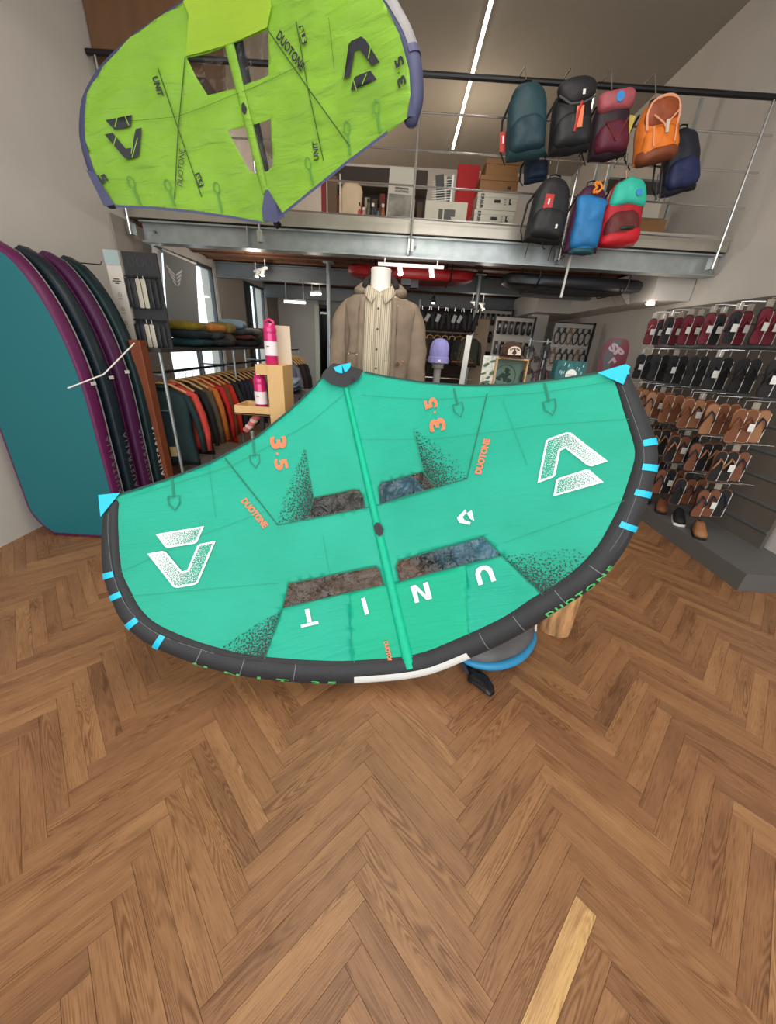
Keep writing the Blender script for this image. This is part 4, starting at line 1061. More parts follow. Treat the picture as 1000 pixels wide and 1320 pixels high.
# --- grey and blue bag, black blade, blue heaps behind the wing
grey_ny = mat('grey_nylon', (92, 90, 92), .6, var=.12, bump=.35, bscale=14)
blue_tr = mat('sky_blue_trim', (44, 140, 190), .5, var=.06)
bag = thing('wing_bag', 'grey nylon bag with sky blue trim lying under the wing edge', 'bag', (0.005, .045, 0))
fr = [(.405, 1.42), (.45, 1.365), (.53, 1.345), (.62, 1.355), (.72, 1.40), (.80, 1.47), (.865, 1.56), (.885, 1.62)]
ol = smooth_line(fr, 3) + [(.87, 1.78), (.72, 1.90), (.52, 1.88), (.42, 1.70)]
MB().puff(dense(ol, .04), lambda x, y, d: Vector((x, y, d)), 0.002, .13, rings=6, soft=2.6).build('bag_body', grey_ny, bag, smooth=True, jitter=.012, jscale=9)
MB().tube([(x * 1.0, y - .004, .052) for x, y in smooth_line(fr, 4)], [.010 + .014 * math.sin(PI * i / 28) for i in range(29)], 10, flat=1.0).build('blue_trim', blue_tr, bag, smooth=True)
MB().tube([(.885, 1.60, .075), (.90, 1.655, .10), (.905, 1.70, .12)], .006, 6).build('white_piping', white_m, bag)
bl = thing('foot_blade', 'black curved plastic blade lying on the parquet beside the grey bag', 'blade')
pb = [atZ(*q, .03) for q in ((603, 853), (611, 862), (621, 864), (630, 871), (637, 882), (638, 892), (632, 896), (622, 889), (611, 880), (603, 876), (603, 868), (607, 866), (600, 858))]
MB().puff(dense([(p.x, p.y) for p in pb], .02), lambda x, y, d: Vector((x, y, d)), .002, .035, rings=4).build('blade', mat('black_plastic', (20, 21, 24), .35), bl, smooth=True)
MB().tube([(.40, 1.50, .03), (.42, 1.44, .04), (.435, 1.40, .035), (.45, 1.35, .03)], .011, 8, flat=.4).build('strap', mat('dark_strap', (50, 58, 70), .7), bl)
teal_ny = mat('crinkled_blue_nylon', (52, 144, 176), .35, var=.3, vscale=9, bump=.8, bscale=9)
for (cx, cy, rx, ry, h, lb) in ((.62, 2.45, .42, .28, .34, 'crinkled blue packed wing lying on the floor behind the lower window'), (.02, 3.0, .26, .24, .5, 'second blue packed wing farther back seen through the upper window')):
    t_ = thing('packed_wing', lb, 'wing', (cx, cy, 0))
    MB().puff([(rx * math.cos(a) * (1 + .08 * math.sin(3 * a)), ry * math.sin(a)) for a in np.linspace(0, 2 * PI, 36, endpoint=False)], lambda x, y, d: Vector((x, y, d)), .002, h, rings=7, soft=2.8).build('bundle', teal_ny, t_, smooth=True, jitter=.05, jscale=7)
    for q in (-.18, .16): MB().tube([(q, ry * 1.02 * math.cos(a), h * .5 + h * .54 * math.sin(a)) for a in np.linspace(0, PI, 12)], .012, 6, flat=.4).build('strap', MATS['dark_strap'], t_)
t_ = thing('display_plinth', 'low dark display plinth on the floor behind the left windows', 'plinth', (-.62, 2.62, 0))
MB().box((0, 0, .15), (.9, .5, .3), bev=.006).build('plinth_body', mat('dark_plinth', (60, 52, 46), .6, var=.2), t_); MB().box((0, 0, .315), (.94, .54, .03), bev=.004).build('plinth_top', mat('grey_board', (120, 116, 108), .6), t_)
for i in range(4):
    tag(MB().box((-.95 + i * .21, 2.55, .33 + .06), (.18, .26, .12), bev=.004).build('shoe_box', mat('shoe_box_dark', (70, 66, 62), .7)), 'dark shoe box on the low plinth, %s of the row' % ('leftmost', 'second', 'third', 'rightmost')[i], 'box', 'boxes on the low plinth')
# ================================================================== left side: boards, rack, clothes, stand with bottles
def board_outline(w_, h, n=40, tail=.62, nose=.5):
    R = []
    for i in range(n + 1):
        t = i / n; z = h * t
        if t < .12: x = w_ / 2 * (tail + (1 - tail) * math.sin(t / .12 * PI / 2) ** .8)
        elif t < .5: x = w_ / 2
        else: x = w_ / 2 * max(0.0, 1 - ((t - .5) / .5) ** 2.1) ** .6
        R.append((x, z))
    return [(x, z) for x, z in R] + [(-x, z) for x, z in reversed(R[:-1])]
dark_t = mat('board_dark_teal', (16, 40, 44), .4); purple = mat('board_purple', (70, 22, 64), .45); navy_b = mat('board_dark_navy', (18, 32, 42), .4)
greyr = mat('board_grey_rail', (150, 148, 146), .5); tealf = mat('board_teal_deck', (20, 104, 112), .45); magenta_b = mat('board_plum', (92, 22, 74), .45)
bspec = [(2.50, magenta_b, greyr, tealf, 'plum and teal board standing nearest in the row of upright boards', -2.46),
         (2.64, navy_b, magenta_b, navy_b, 'dark navy board second in the row of upright boards', -2.43),
         (2.78, purple, greyr, purple, 'purple board with grey rail stripe in the row of upright boards', -2.405),
         (2.92, dark_t, dark_t, dark_t, 'near-black green board at the back of the row of upright boards', -2.385)]
for i, (y, rail, stripe_m, deck_m, lb, xc) in enumerate(bspec):
    t_ = thing('surf_board', lb, 'board', (xc, y, 0), 0.0, 'upright boards')
    ol = board_outline(.74, 1.98)
    def M_(x, z, d, lean=.10): return Vector((x - .02 * z, -d + .05 * z, z))
    n = len(ol); b_ = MB(); rings = []
    cx, cz = 0, .95
    for d, ins in ((-.055, .05), (-.05, .02), (-.03, 0.0), (.03, 0.0), (.05, .02), (.055, .05)):
        rings.append([M_(cx + (x - cx) * (1 - ins * 1.6), cz + (z - cz) * (1 - ins * .7), d) for x, z in ol])
    b_.loft(rings, cap=True).build('hull', rail, t_, smooth='auto')
    b2 = MB(); b2.prism([(cx + (x - cx) * .915, cz + (z - cz) * .965) for x, z in ol], lambda x, z, d: M_(x, z, d), .054, .0565); b2.build('deck_pad', deck_m, t_)
    st_ = MB(); R_ = [p for p in ol[:n // 2 + 1]]
    V = [];
    for x, z in R_: V += [M_(x * 1.006 + .001, z, -.022), M_(x * 1.006 + .001, z, -.034)]
    st_.add(V, [(2 * k_, 2 * k_ + 1, 2 * k_ + 3, 2 * k_ + 2) for k_ in range(len(R_) - 1)]).build('rail_stripe', stripe_m, t_, fix=False)
    tx = white_m if i == 3 else mat('faint_lettering', (110, 100, 112), .6)
    def rail(x, y_, d, t__=t_): return Vector((.3715 - .02 * (.12 + x), -y_ + .05 * (.12 + x), .12 + x))
    text_on('lettering', 'AUSTRALIA', lambda x, y_, d: Vector((.373 - .02 * x, .05 * x - y_, x)), .60, 0.0, .44, .038, tx, t_, 0, space=1.35, bold=.02)
    MB().box((.375 - .02 * 1.28, .05 * 1.28, 1.18 + .03 * i), (.002, .045, .022)).build('price_tag', white_m, t_)
cord = tag(MB().tube([(-2.12, 2.36, 1.17), (-2.05, 2.60, 1.24), (-1.99, 2.90, 1.44)], .005, 6).build('cord', white_m), 'thin white cord slung across the upright boards', 'cord')
redwood = mat('red_brown_wood', (122, 62, 34), .5, var=.25, vscale=10, stretch=(1, 1, .15))
wp = thing('wooden_post', 'red-brown wooden post standing between the boards and the clothes rack', 'post', (-2.03, 3.0, 0))
MB().box((0, 0, .73), (.085, .085, 1.46), bev=.004).build('post_body', redwood, wp)
MB().box((-.02, -.048, .48), (.02, .008, .28)).build('white_strip', white_m, wp)
# --- rack
rk = thing('clothes_rack', 'long steel clothes rack with a top shelf along the bright windows', 'rack', (-2.15, 3.12, 0))
for x in (-.22, .2):
    for y in (0, 1.4, 2.8): MB().cyl((x, y, 0), (x, y, 1.38), .014, 10).build('upright', steel, rk)
MB().box((0, 1.4, 1.39), (.46, 2.86, .028)).build('shelf', mat('dark_steel_shelf', (78, 74, 72), .45, .5), rk)
MB().cyl((.08, .02, 1.205), (.08, 2.8, 1.205), .012, 10).build('rail', black_metal, rk)
for y in (0, 1.4, 2.8): MB().box((-.0, y, 1.205), (.42, .014, .014)).build('bracket', steel, rk)
hangw = mat('hanger_wood', (196, 150, 92), .5)
def jacket_outline():
    return [(-.21, 0), (-.20, -.30), (-.225, -.56), (.225, -.56), (.20, -.30), (.21, 0), (.10, .055), (.05, .075), (-.05, .075), (-.10, .055)]
def garment_proto(name, colm, ln=1.0, label='', cat='jacket', group=None, wdt=1.0, hw=hangw, collar=True):
    t_ = thing(name, label, cat, group=group)
    ol = [(x * wdt, z * (ln if z < 0 else 1)) for x, z in jacket_outline()]
    MB().puff(dense(ol, .06), LOC, -.022, .022, rings=4, soft=2.6).build('body', colm, t_, smooth=True, jitter=.014, jscale=7)
    for sg in (-1, 1):
        MB().tube([(sg * .19 * wdt, 0, -.01), (sg * .245 * wdt, -.01, -.18), (sg * .265 * wdt, -.005, -.36), (sg * .27 * wdt, -.01, -.52)], [.042, .046, .04, .034], 10, flat=.62).build('sleeve', colm, t_, smooth=True, jitter=.01, jscale=8)
    if collar: MB().tube([(-.075, .01, .06), (-.04, -.03, .075), (.04, -.03, .075), (.075, .01, .06), (.0, .03, .085), (-.075, .01, .06)], .018, 8).build('collar', colm, t_, smooth=True)
    h_ = MB().tube([(-.20 * wdt, 0, .02), (-.08, 0, .085), (0, 0, .10), (.08, 0, .085), (.20 * wdt, 0, .02)], .010, 6); h_.build('hanger', hw, t_)
    MB().tube([(0, 0, .10), (0, 0, .135), (.018, 0, .155), (0, 0, .176), (-.018, 0, .158)], .0026, 5).build('hanger_hook', chrome, t_)
    return t_
cloths = [('deep green waterproof jacket nearest on the rack, beige tag at its hem', (20, 44, 46)), ('pink-lined coral jacket second on the rack', (214, 72, 62)), ('black jacket behind the coral one', (24, 24, 26)),
          ('olive brown jacket on the rack', (86, 74, 56)), ('mustard orange jacket peeking beside the olive one', (200, 112, 40)), ('bright scarlet jacket left of the rust brown one', (202, 36, 34)),
          ('rust brown jacket between two red ones', (122, 66, 28)), ('large vermilion red coat in the middle of the rack', (206, 42, 24)), ('grey-edged black coat right of the vermilion coat', (40, 40, 44)),
          ('plain black coat on the rack', (18, 18, 22)), ('midnight navy jacket on the rack', (26, 28, 46)), ('navy padded jacket next to a wine red one', (34, 38, 62)), ('wine red jacket in the far half of the rack', (142, 26, 34)),
          ('bottle green jacket in the far half of the rack', (30, 48, 40)), ('dark charcoal jacket in the far half of the rack', (36, 38, 42)), ('slate grey jacket in the far half of the rack', (72, 80, 84)),
          ('sand beige jacket in the far half of the rack', (158, 142, 116)), ('black fleece near the far end of the rack', (28, 28, 28)), ('dark plum jacket near the far end of the rack', (62, 30, 46)), ('black anorak at the far end of the rack', (22, 24, 28))]
for i, (lb, c_) in enumerate(cloths):
    gm = mat('garment_%d' % i, c_, .8, var=.15, vscale=9, bump=.4, bscale=12)
    g = garment_proto('jacket', gm, ln=1.0 + (.16 if i in (0, 7) else random.Random(i).uniform(-.1, .12)), label=lb, group='jackets on the long rack', wdt=.98)
    g.location = (-2.07, 3.22 + i * .128 + (.05 if i else 0), 1.205 - .178); g.rotation_euler = (0, 0, random.Random(i * 3).uniform(-.12, .12) + (.28 if i == 0 else .05))
    g.scale = (1.02, 1, 1)
    if i == 0:
        MB().box((.02, -.036, -.50), (.06, .002, .09)).build('hem_tag', mat('kraft_tag', (196, 170, 120), .7), g)
        MB().tube([(-.02, -.035, -.13), (.05, -.036, -.132)], .003, 4).build('chest_print', mat('dull_print', (120, 140, 140), .7), g)
        MB().box((-.17, -.03, -.30), (.04, .002, .06)).build('price_tag', white_m, g)
    if i == 1:
        MB().tube([(-.12, -.03, .05), (.18, -.03, -.02), (.25, -.03, -.3)], .006, 5).build('pink_lining', mat('pink_lining', (224, 110, 130), .7), g)
# --- folded clothes on the shelf
HF = 1.6
def folded(label, c, sx_, sy, sz, col, rz=0, cat='sweater', name='folded_sweater', group='folded clothes on the rack shelf'):
    t_ = MB(); k_ = 2
    t_.puff(rounded(sx_, sy, .03, 4), lambda x, y, d: Vector((x, y, d)), 0, sz * HF, rings=5, soft=3.2)
    o_ = t_.build(name, mat('cloth_%d_%d_%d' % col, col, .9, var=.18, vscale=14, bump=.5, bscale=20), None, smooth=True, jitter=.02, jscale=11)
    o_.location = c; o_.rotation_euler = (0, 0, rz); tag(o_, label, cat, group); return o_
zt = 1.404
for (x, y, w_, l_, h, dz, col, rz, lb) in (
    (-2.12, 3.95, .34, .34, .05, 0, (24, 60, 66), .1, 'dark teal sweater at the bottom of the near pile'),
    (-2.12, 3.93, .34, .32, .05, .045, (28, 40, 48), -.1, 'dark navy sweater in the near pile'),
    (-2.14, 3.92, .32, .30, .05, .09, (140, 118, 34), .15, 'mustard green sweater on top of the near pile'),
    (-2.1, 4.35, .34, .30, .05, 0, (38, 44, 52), 0, 'charcoal blue sweater under the orange one'),
    (-2.12, 4.33, .32, .30, .05, .045, (58, 62, 66), .2, 'slate sweater in the middle pile'),
    (-2.12, 4.33, .30, .26, .05, .09, (196, 124, 60), -.2, 'tan orange sweater draped on the middle pile'),
    (-2.12, 4.62, .30, .28, .09, 0, (70, 60, 46), .3, 'brown sweater behind the orange one'),
    (-2.10, 4.62, .28, .26, .07, .085, (128, 110, 46), .1, 'olive yellow sweater rolled on top at the middle of the shelf'),
    (-2.08, 5.1, .34, .32, .05, 0, (30, 28, 30), 0, 'black sweater under the pale blue pile'),
    (-2.08, 5.1, .34, .30, .04, .045, (84, 34, 34), .1, 'dark red sweater in the far pile'),
    (-2.1, 5.08, .32, .30, .05, .08, (60, 64, 66), -.15, 'dark grey sweater in the far pile'),
    (-2.12, 5.02, .28, .26, .06, .125, (132, 156, 172), .2, 'pale denim blue sweater on top of the far pile'),
    (-2.06, 5.38, .30, .26, .09, .0, (26, 26, 28), .2, 'black sweater beside the far pile'),
    (-2.06, 5.36, .26, .24, .05, .085, (118, 116, 108), -.2, 'warm grey sweater on top of the last pile')):
    folded(lb, (x, y, zt + dz * HF), w_, l_, h, col, rz)
HF = 1.0
# --- accessory display with white side board and two rows of packs
gd = thing('glove_display', 'dark display of hanging packs with a tall white side board', 'display', (-2.22, 3.28, 1.405))
MB().box((-.04, -.02, .33), (.115, .02, .67)).build('side_board', mat('cream_board', (222, 212, 200), .6), gd)
MB().box((-.04, -.0325, .615), (.115, .003, .098)).build('board_header', mat('pale_blue_print', (176, 194, 194), .6), gd)
ic = mat('icon_print', (70, 66, 62), .6)
MBt = LOC
for k_, z in enumerate((.42, .41)): pass
bi = MB()
for z_, w_ in ((.475, .045), (.462, .066), (.447, .03)): MB().box((-.04, -.0335, z_), (w_, .001, .007)).build('small_print', ic, gd)
for z in (.37, .27, .17, .07):
    ring = MB().tube([(-.04 + .014 * math.cos(a), -.033, z + .014 * math.sin(a)) for a in np.linspace(0, 2 * PI, 14, endpoint=False)], .0012, 4, closed=True)
    ring.box((-.04, -.033, z), (.006, .001, .01)); ring.box((-.04, -.033, z - .028), (.035, .001, .003)); ring.build('icon', ic, gd)
MB().box((.16, .0, .33), (.27, .015, .67)).build('back_board', mat('charcoal_board', (52, 52, 54), .7), gd)
for x_ in (.09, .16, .23): MB().tube([(x_ + .026 * math.cos(a), -.009, .60 + .03 * math.sin(a)) for a in np.linspace(0, 2 * PI, 16, endpoint=False)], .003, 4, closed=True).build('header_print', mat('mid_grey_print', (84, 84, 86), .6), gd)
for z in (.50, .20): MB().box((.16, -.03, z), (.26, .012, .012)).build('display_bar', black_metal, gd)
pk_cols = [(30, 30, 32), (44, 44, 50), (196, 186, 168), (200, 192, 176), (34, 34, 36), (26, 26, 30)]
for r_, z in enumerate((.50, .20)):
    for i in range(6):
        pm = mat('pack_%d' % i, pk_cols[i], .6)
        o_ = MB().puff(rounded(.036, .20 if r_ == 0 else .17, .008, 2), LOC, -.006, .008, rings=3).box((0, .01, .105), (.006, .003, .03)).build('glove_pack', pm, None, smooth='auto')
        o_.location = (-2.22 + .05 + i * .042, 3.28 - .045, 1.405 + z - .115)
        tag(o_, ('upper' if r_ == 0 else 'lower') + ' row glove pack, %s on the dark display' % ('first', 'second', 'third cream', 'fourth cream', 'fifth', 'last')[i], 'gloves', 'glove packs on the display')
for z, y in ((1.98, 3.25), (1.70, 3.25)):
    tag(MB().tube([(-2.9, y, z), (-2.36, y, z - .01), (-2.345, y, z + .01)], .004, 5).build('wall_hook', black_metal), 'thin black wire hook left of the cream board, %s one' % ('upper' if z > 1.8 else 'lower'), 'hook', 'wire hooks')
# --- banners in front of the window
def banner(name, label, P, x, m, draw=None):
    c = [atX(*p, x) for p in P]; v = [(p.x, p.y, p.z) for p in c]
    v2 = [(p.x - .004, p.y, p.z) for p in c]
    b_ = MB().add(v + v2, [(0, 1, 2, 3), (7, 6, 5, 4), (0, 4, 5, 1), (1, 5, 6, 2), (2, 6, 7, 3), (3, 7, 4, 0)])
    t_ = thing(name, label, 'banner'); b_.build('cloth', m, t_); MB().cyl(v[0], v[1], .012, 8).build('top_rod', white_m, t_); return t_, c
bg, bc = banner('banner', 'grey banner with a white winged badge hanging in the window', [(210, 322), (252, 340), (257, 425), (217, 425)], -2.72, mat('grey_banner', (126, 128, 128), .8, trans=.0))
cb = Vector(bc[0]).lerp(bc[2], .30); cb.x += .003
lg = MB()
ylen = bc[1].y - bc[0].y
for a_ in (-1, 1):
    for k_ in range(4):
        lg.prism([(a_ * .02 * ylen, .03 - k_ * .035), (a_ * (.24 - .04 * k_) * ylen, .10 - k_ * .045), (a_ * (.22 - .04 * k_) * ylen, .07 - k_ * .045), (a_ * .02 * ylen, .01 - k_ * .035)], lambda x, y, d: Vector((cb.x + d, cb.y + x, cb.z + y)), 0, .002)
lg.build('badge_print', mat('pale_print', (206, 208, 206), .7), bg)
for k_ in range(16):
    pass
pkb, pc = banner('banner', 'narrow white and pink banner beside the grey one', [(196, 318), (208, 325), (214, 440), (203, 440)], -2.76, mat('white_banner', (232, 228, 232), .7))
q0, q1, q2, q3 = pc
lo = MB(); a_ = q0.lerp(q3, .38); b_ = q1.lerp(q2, .38); lo.add([(p.x + .003, p.y, p.z) for p in (a_, b_, q2, q3)], [(0, 1, 2, 3)]); lo.build('pink_print', mat('pink_print', (214, 92, 142), .7), pkb, fix=False)
# --- plywood stand with two bottles
ply = mat('birch_plywood', (204, 164, 108), .55, var=.08, vscale=10, stretch=(1, 1, .2))
ps = thing('display_stand', 'birch plywood stand with a top ledge and a small tray', 'stand', (-.655, 2.0, 0))
A = lambda x, z, d: Vector((x, d, z))
MB().box((0.0, .09, .705), (.085, .18, 1.41), bev=.002).build('column', ply, ps)
MB().box((-.072, .09, 1.385), (.06, .18, .05), bev=.002).build('ledge', ply, ps)
MB().box((-.14, .09, 1.152), (.195, .18, .008)).build('tray_floor', ply, ps)
for c_, s_ in (((-.14, .004, 1.172), (.195, .008, .046)), ((-.14, .176, 1.172), (.195, .008, .046)), ((-.234, .09, 1.172), (.008, .164, .046))): MB().box(c_, s_).build('tray_side', ply, ps)
pink = mat('magenta_bottle', (196, 30, 104), .3, metal=.15, coat=.3); lab_m = mat('bottle_label', (226, 214, 216), .5)
def bottle(label, c):
    t_ = thing('bottle', label, 'bottle', c, group='magenta bottles on the plywood stand')
    MB().lathe([(.030, 0), (.033, .004), (.033, .145), (.031, .152)], n=28).build('flask', pink, t_, smooth='auto')
    MB().lathe([(.0336, .045), (.0336, .112)], n=28).build('label_wrap', lab_m, t_, smooth='auto')
    MB().box((-.006, -.0336, .088), (.016, .001, .004)).build('small_print', ic, t_)
    MB().lathe([(.033, .152), (.034, .158), (.034, .172), (.028, .188), (.020, .196)], n=28).build('cap', pink, t_, smooth='auto')
    MB().tube([(-.022, 0, .185), (-.02, 0, .205), (0, 0, .214), (.02, 0, .205), (.022, 0, .185)], .007, 8).build('loop', pink, t_, smooth=True)
    return t_
bottle('magenta bottle with a white wrap standing on top of the plywood stand', (-.685, 2.06, 1.41))
bottle('magenta bottle with a white wrap standing in the low tray', (-.765, 2.07, 1.156))
tag(MB().box((-.64, 2.14, 1.41 + .095), (.075, .006, .19), rot=Euler((.06, .0, .1))).build('price_card', mat('beige_card', (206, 188, 164), .7)), 'beige card leaning behind the upper magenta bottle', 'card')
sock = thing('rolled_socks', 'pink and cream rolled socks under the plywood tray', 'socks', (-.855, 2.12, .98))
for k_ in range(5):
    MB().puff([(.024 * math.cos(a), .017 * math.sin(a)) for a in np.linspace(0, 2 * PI, 14, endpoint=False)], LOC, -.022, .022, rings=4).build('fold', mat('pink_knit_%d' % (k_ % 2), ((206, 112, 108), (232, 196, 186))[k_ % 2], .9, bump=.5, bscale=120), sock, smooth=True, jitter=.006, jscale=40).location = (-.03 + .016 * k_, 0, .058 + .018 * k_ - (.0))
MB().cyl((0, 0, -.98), (0, 0, .05), .012, 10).build('peg', steel, sock)
# --- second rack farther back and folded jeans
r2 = thing('clothes_rack', 'small rack of dark clothes beyond the plywood stand', 'rack', (-1.42, 4.6, 0))
for y in (0, .8): MB().cyl((0, y, 0), (0, y, 1.42), .012, 8).build('upright', steel, r2)
MB().cyl((0, 0, 1.40), (0, .8, 1.40), .011, 8).build('rail', black_metal, r2)
for i, c_ in enumerate(((110, 110, 118), (28, 28, 32), (70, 34, 42), (24, 26, 34), (36, 36, 38))):
    g = garment_proto('jacket', mat('garment_r2_%d' % i, c_, .85, bump=.3), label='%s jacket on the small far rack' % ('light grey-sleeved', 'plain black', 'dark wine', 'ink navy', 'charcoal')[i], group='jackets on the small far rack', wdt=.8, collar=False)
    g.location = (-1.42, 4.72 + i * .12, 1.40 - .178)
tb_ = thing('low_table', 'low dark table with folded jeans beyond the plywood stand', 'table', (-1.15, 3.95, 0))
MB().box((0, 0, 1.02), (.55, .5, .03)).build('table_top', mat('dark_table', (40, 36, 34), .5), tb_)
for x in (-.24, .24):
    for y in (-.21, .21): MB().box((x, y, .5), (.04, .04, 1.0)).build('leg', MATS['dark_table'], tb_)
for i, c_ in enumerate(((54, 62, 78), (96, 112, 134), (140, 156, 174))):
    folded(('dark jeans at the bottom of the stack', 'mid blue jeans in the stack', 'pale blue jeans on top of the stack')[i] + ' on the low table', (-1.18, 3.9, 1.037 + i * .04), .3, .34, .045, c_, .1 * i, 'jeans', 'folded_jeans', 'jeans on the low table')
t_ = thing('basket', 'small brown wooden crate standing at the far end of the rack shelf', 'crate', (-2.12, 5.78, 1.404))
for c_, s_ in (((0, -.1, .12), (.26, .01, .22)), ((0, .1, .12), (.26, .01, .22)), ((-.13, 0, .12), (.01, .2, .22)), ((.13, 0, .12), (.01, .2, .22)), ((0, 0, .006), (.26, .2, .01))): MB().box(c_, s_).build('crate_side', mat('brown_crate', (96, 68, 46), .7), t_)
# --- mirror / doorway on the far wall
dr_ = thing('standing_mirror', 'tall mirror with a bright edge standing beside the pale partition', 'mirror', (-1.9, 9.25, 0))
MB().box((-.07, 0, 1.12), (.10, .04, 2.2)).build('bright_edge', mat('bright_edge', (214, 220, 196), .4), dr_); MB().box((.09, .02, 1.12), (.22, .04, 2.24)).build('dark_frame', black_metal, dr_)
MB().box((.09, -.003, 1.12), (.16, .004, 2.1)).build('glass', mat('mirror_glass', (60, 62, 62), .05, 1.0), dr_)
# ================================================================== back and right of the lower floor
# --- racks of black gear in the centre
rk3 = thing('gear_rack', 'three-tier steel rack of black gear behind the mannequin', 'rack', (.68, 6.0, 0))
for x in (-.46, .36): 
    MB().cyl((x, 0, 0), (x, 0, 2.14), .014, 8).build('upright', steel, rk3)
for z in (2.06, 1.74, 1.10): MB().cyl((-.48, 0, z), (.44, 0, z), .010, 8).build('rail', chrome, rk3)
MB().box((-.02, .06, 1.35), (.86, .3, .022)).build('shelf', mat('red_wood_shelf', (128, 66, 42), .6), rk3)
black_cl = mat('black_neoprene', (22, 22, 24), .7, bump=.3); tagw = mat('tag_grey', (168, 166, 164), .6)
def glove(label, c, m, ang, tagc=True):
    t_ = thing('neoprene_glove', label, 'glove', c, group='black gloves on the top rail', rot=(0, ang, 0))
    MB().puff([(-.03, .12), (.03, .12), (.035, .02), (.055, -.02), (.045, -.05), (.03, -.04), (.03, -.13), (.0, -.15), (-.03, -.13), (-.035, -.04), (-.035, .02)], LOC, -.02, .02, rings=3).build('glove_body', m, t_, smooth=True)
    if tagc: MB().box((.0, -.026, .02), (.05, .002, .10), rot=Euler((0, .3, 0))).build('tag', tagw, t_)
    MB().tube([(0, 0, .12), (0, 0, .165)], .003, 5).build('hook', chrome, t_)
for i in range(11):
    glove('black neoprene glove on the top rail, %s' % ('leftmost', 'second with pale tag', 'third', 'fourth with pale tag', 'fifth', 'sixth', 'seventh with bright tag', 'eighth with pale tag', 'ninth', 'tenth', 'rightmost')[i], (.26 + i * .078, 5.96, 1.895), black_cl, .2 * math.sin(i * 2.1), i in (1, 3, 6, 7))
for i, c_ in enumerate(((48, 44, 44), (66, 56, 52), (58, 46, 42), (30, 30, 30), (26, 26, 28), (34, 34, 30), (76, 74, 60), (58, 58, 48))):
    g = garment_proto('shirt', mat('shirt_rk_%d' % i, c_, .85, var=.3, vscale=20), label='%s shirt on the middle rail of the gear rack' % ('dark grey', 'taupe', 'brown', 'black', 'second black', 'dark olive', 'pale camouflage', 'olive camouflage')[i], cat='shirt', group='shirts on the middle rail', wdt=.55, collar=False)
    g.scale = (.8, 1, .62); g.location = (.30 + i * .11, 5.98, 1.74 - .11); g.rotation_euler = (0, 0, .9 if i < 5 else .3)
for i, (c_, w_, h) in enumerate((((150, 96, 60), .12, .10), ((60, 60, 60), .14, .14), ((186, 176, 160), .10, .07), ((44, 44, 46), .16, .12), ((134, 72, 40), .14, .06))):
    tag(MB().box((.32 + i * .165, 6.03, 1.362 + h / 2), (w_, .16, h), bev=.008).build('small_box', mat('sbox_%d' % i, c_, .7)), '%s box on the red wooden shelf' % ('tan leather', 'dark grey', 'small cream', 'black', 'low rust brown')[i], 'box', 'boxes on the gear rack shelf')
# --- counter with small displays in front (top just hidden by the wing)
woodc = mat('counter_oak', (150, 104, 66), .5, var=.15, stretch=(.2, 1, 1))
ct = thing('display_counter', 'waist-high oak counter behind the right part of the wing', 'counter', (1.0, 3.35, 0))
MB().box((0, 0, .6), (1.46, .38, 1.2), bev=.006).build('cabinet', mat('counter_body', (90, 84, 78), .6), ct); MB().box((0, 0, 1.215), (1.52, .44, .03), bev=.004).build('counter_top', woodc, ct)
CT = 1.231
bn = thing('beanie', 'lavender knitted beanie on a grey stand', 'hat', (.31, 3.25, CT))
MB().lathe([(.0, .155), (.05, .15), (.045, .17), (.06, .20), (.062, .24)], n=20).build('stand', mat('grey_stand', (150, 148, 146), .6), bn, smooth=True)
lav = mat('lavender_knit', (154, 150, 214), .9, var=.05, bump=.8, bscale=90, stretch=(1, 1, .12))
MB().lathe([(.078, .190), (.086, .194), (.084, .235), (.078, .240)], n=28).build('cuff', lav, bn, smooth='auto')
MB().lathe([(.078, .24), (.080, .27), (.077, .31), (.066, .345), (.045, .366), (.02, .374), (.004, .375)], n=28).build('crown', lav, bn, smooth='auto')
MB().lathe([(.03, 0), (.03, .156)], n=14).build('stand_leg', MATS['grey_stand'], bn)
MB().box((0, -.087, .212), (.022, .003, .014)).build('label_patch', white_m, bn)
def blk(name, label, cat, px0, px1, y, m, d=.02, rz=0, z0=CT, group=None):
    a = atY(*px0, y); b = atY(*px1, y); w_ = abs(b.x - a.x); top = max(a.z, b.z)
    return tag(MB().box(((a.x + b.x) / 2, y, (top + z0) / 2), (w_, d, top - z0), rz=rz).build(name, m), label, cat, group)
pstr = thing('photo_poster', 'pale leafy photo poster standing left of the brown cap', 'poster', (.745, 3.28, CT))
MB().box((0, 0, .135), (.125, .006, .27)).build('print', mat('pale_photo', (206, 208, 196), .6, var=.35, vscale=28), pstr)
for k_, (x, z, s_) in enumerate(((-.03, .2, .03), (.02, .23, .02), (.03, .14, .035), (-.02, .06, .03), (.0, .10, .022), (-.045, .13, .018))):
    MB().puff([(x + s_ * math.cos(a) * (1.4 if k_ % 2 else .8), z + s_ * .6 * math.sin(a + .6)) for a in np.linspace(0, 2 * PI, 9, endpoint=False)], LOC, .0035, .0055, rings=2).build('leaf_print', mat('leaf_print', (92, 106, 84), .7), pstr)
for k_ in range(3): tag(MB().puff([(.019 * math.cos(a), .03 * math.sin(a)) for a in np.linspace(0, 2 * PI, 14, endpoint=False)], LOC, -.012, .012, rings=4).build('black_egg', mat('gloss_black', (16, 16, 18), .2), None, smooth=True), 'small glossy black ball below the leafy poster, %s of three' % ('leftmost', 'middle', 'rightmost')[k_], 'ball', 'black balls').location = (.70 + k_ * .045, 3.22, CT + .031)
wf = thing('shadow_box', 'pale wooden box frame holding a green round world print', 'frame', (.92, 3.30, CT))
fw = mat('pale_frame_wood', (196, 158, 108), .55)
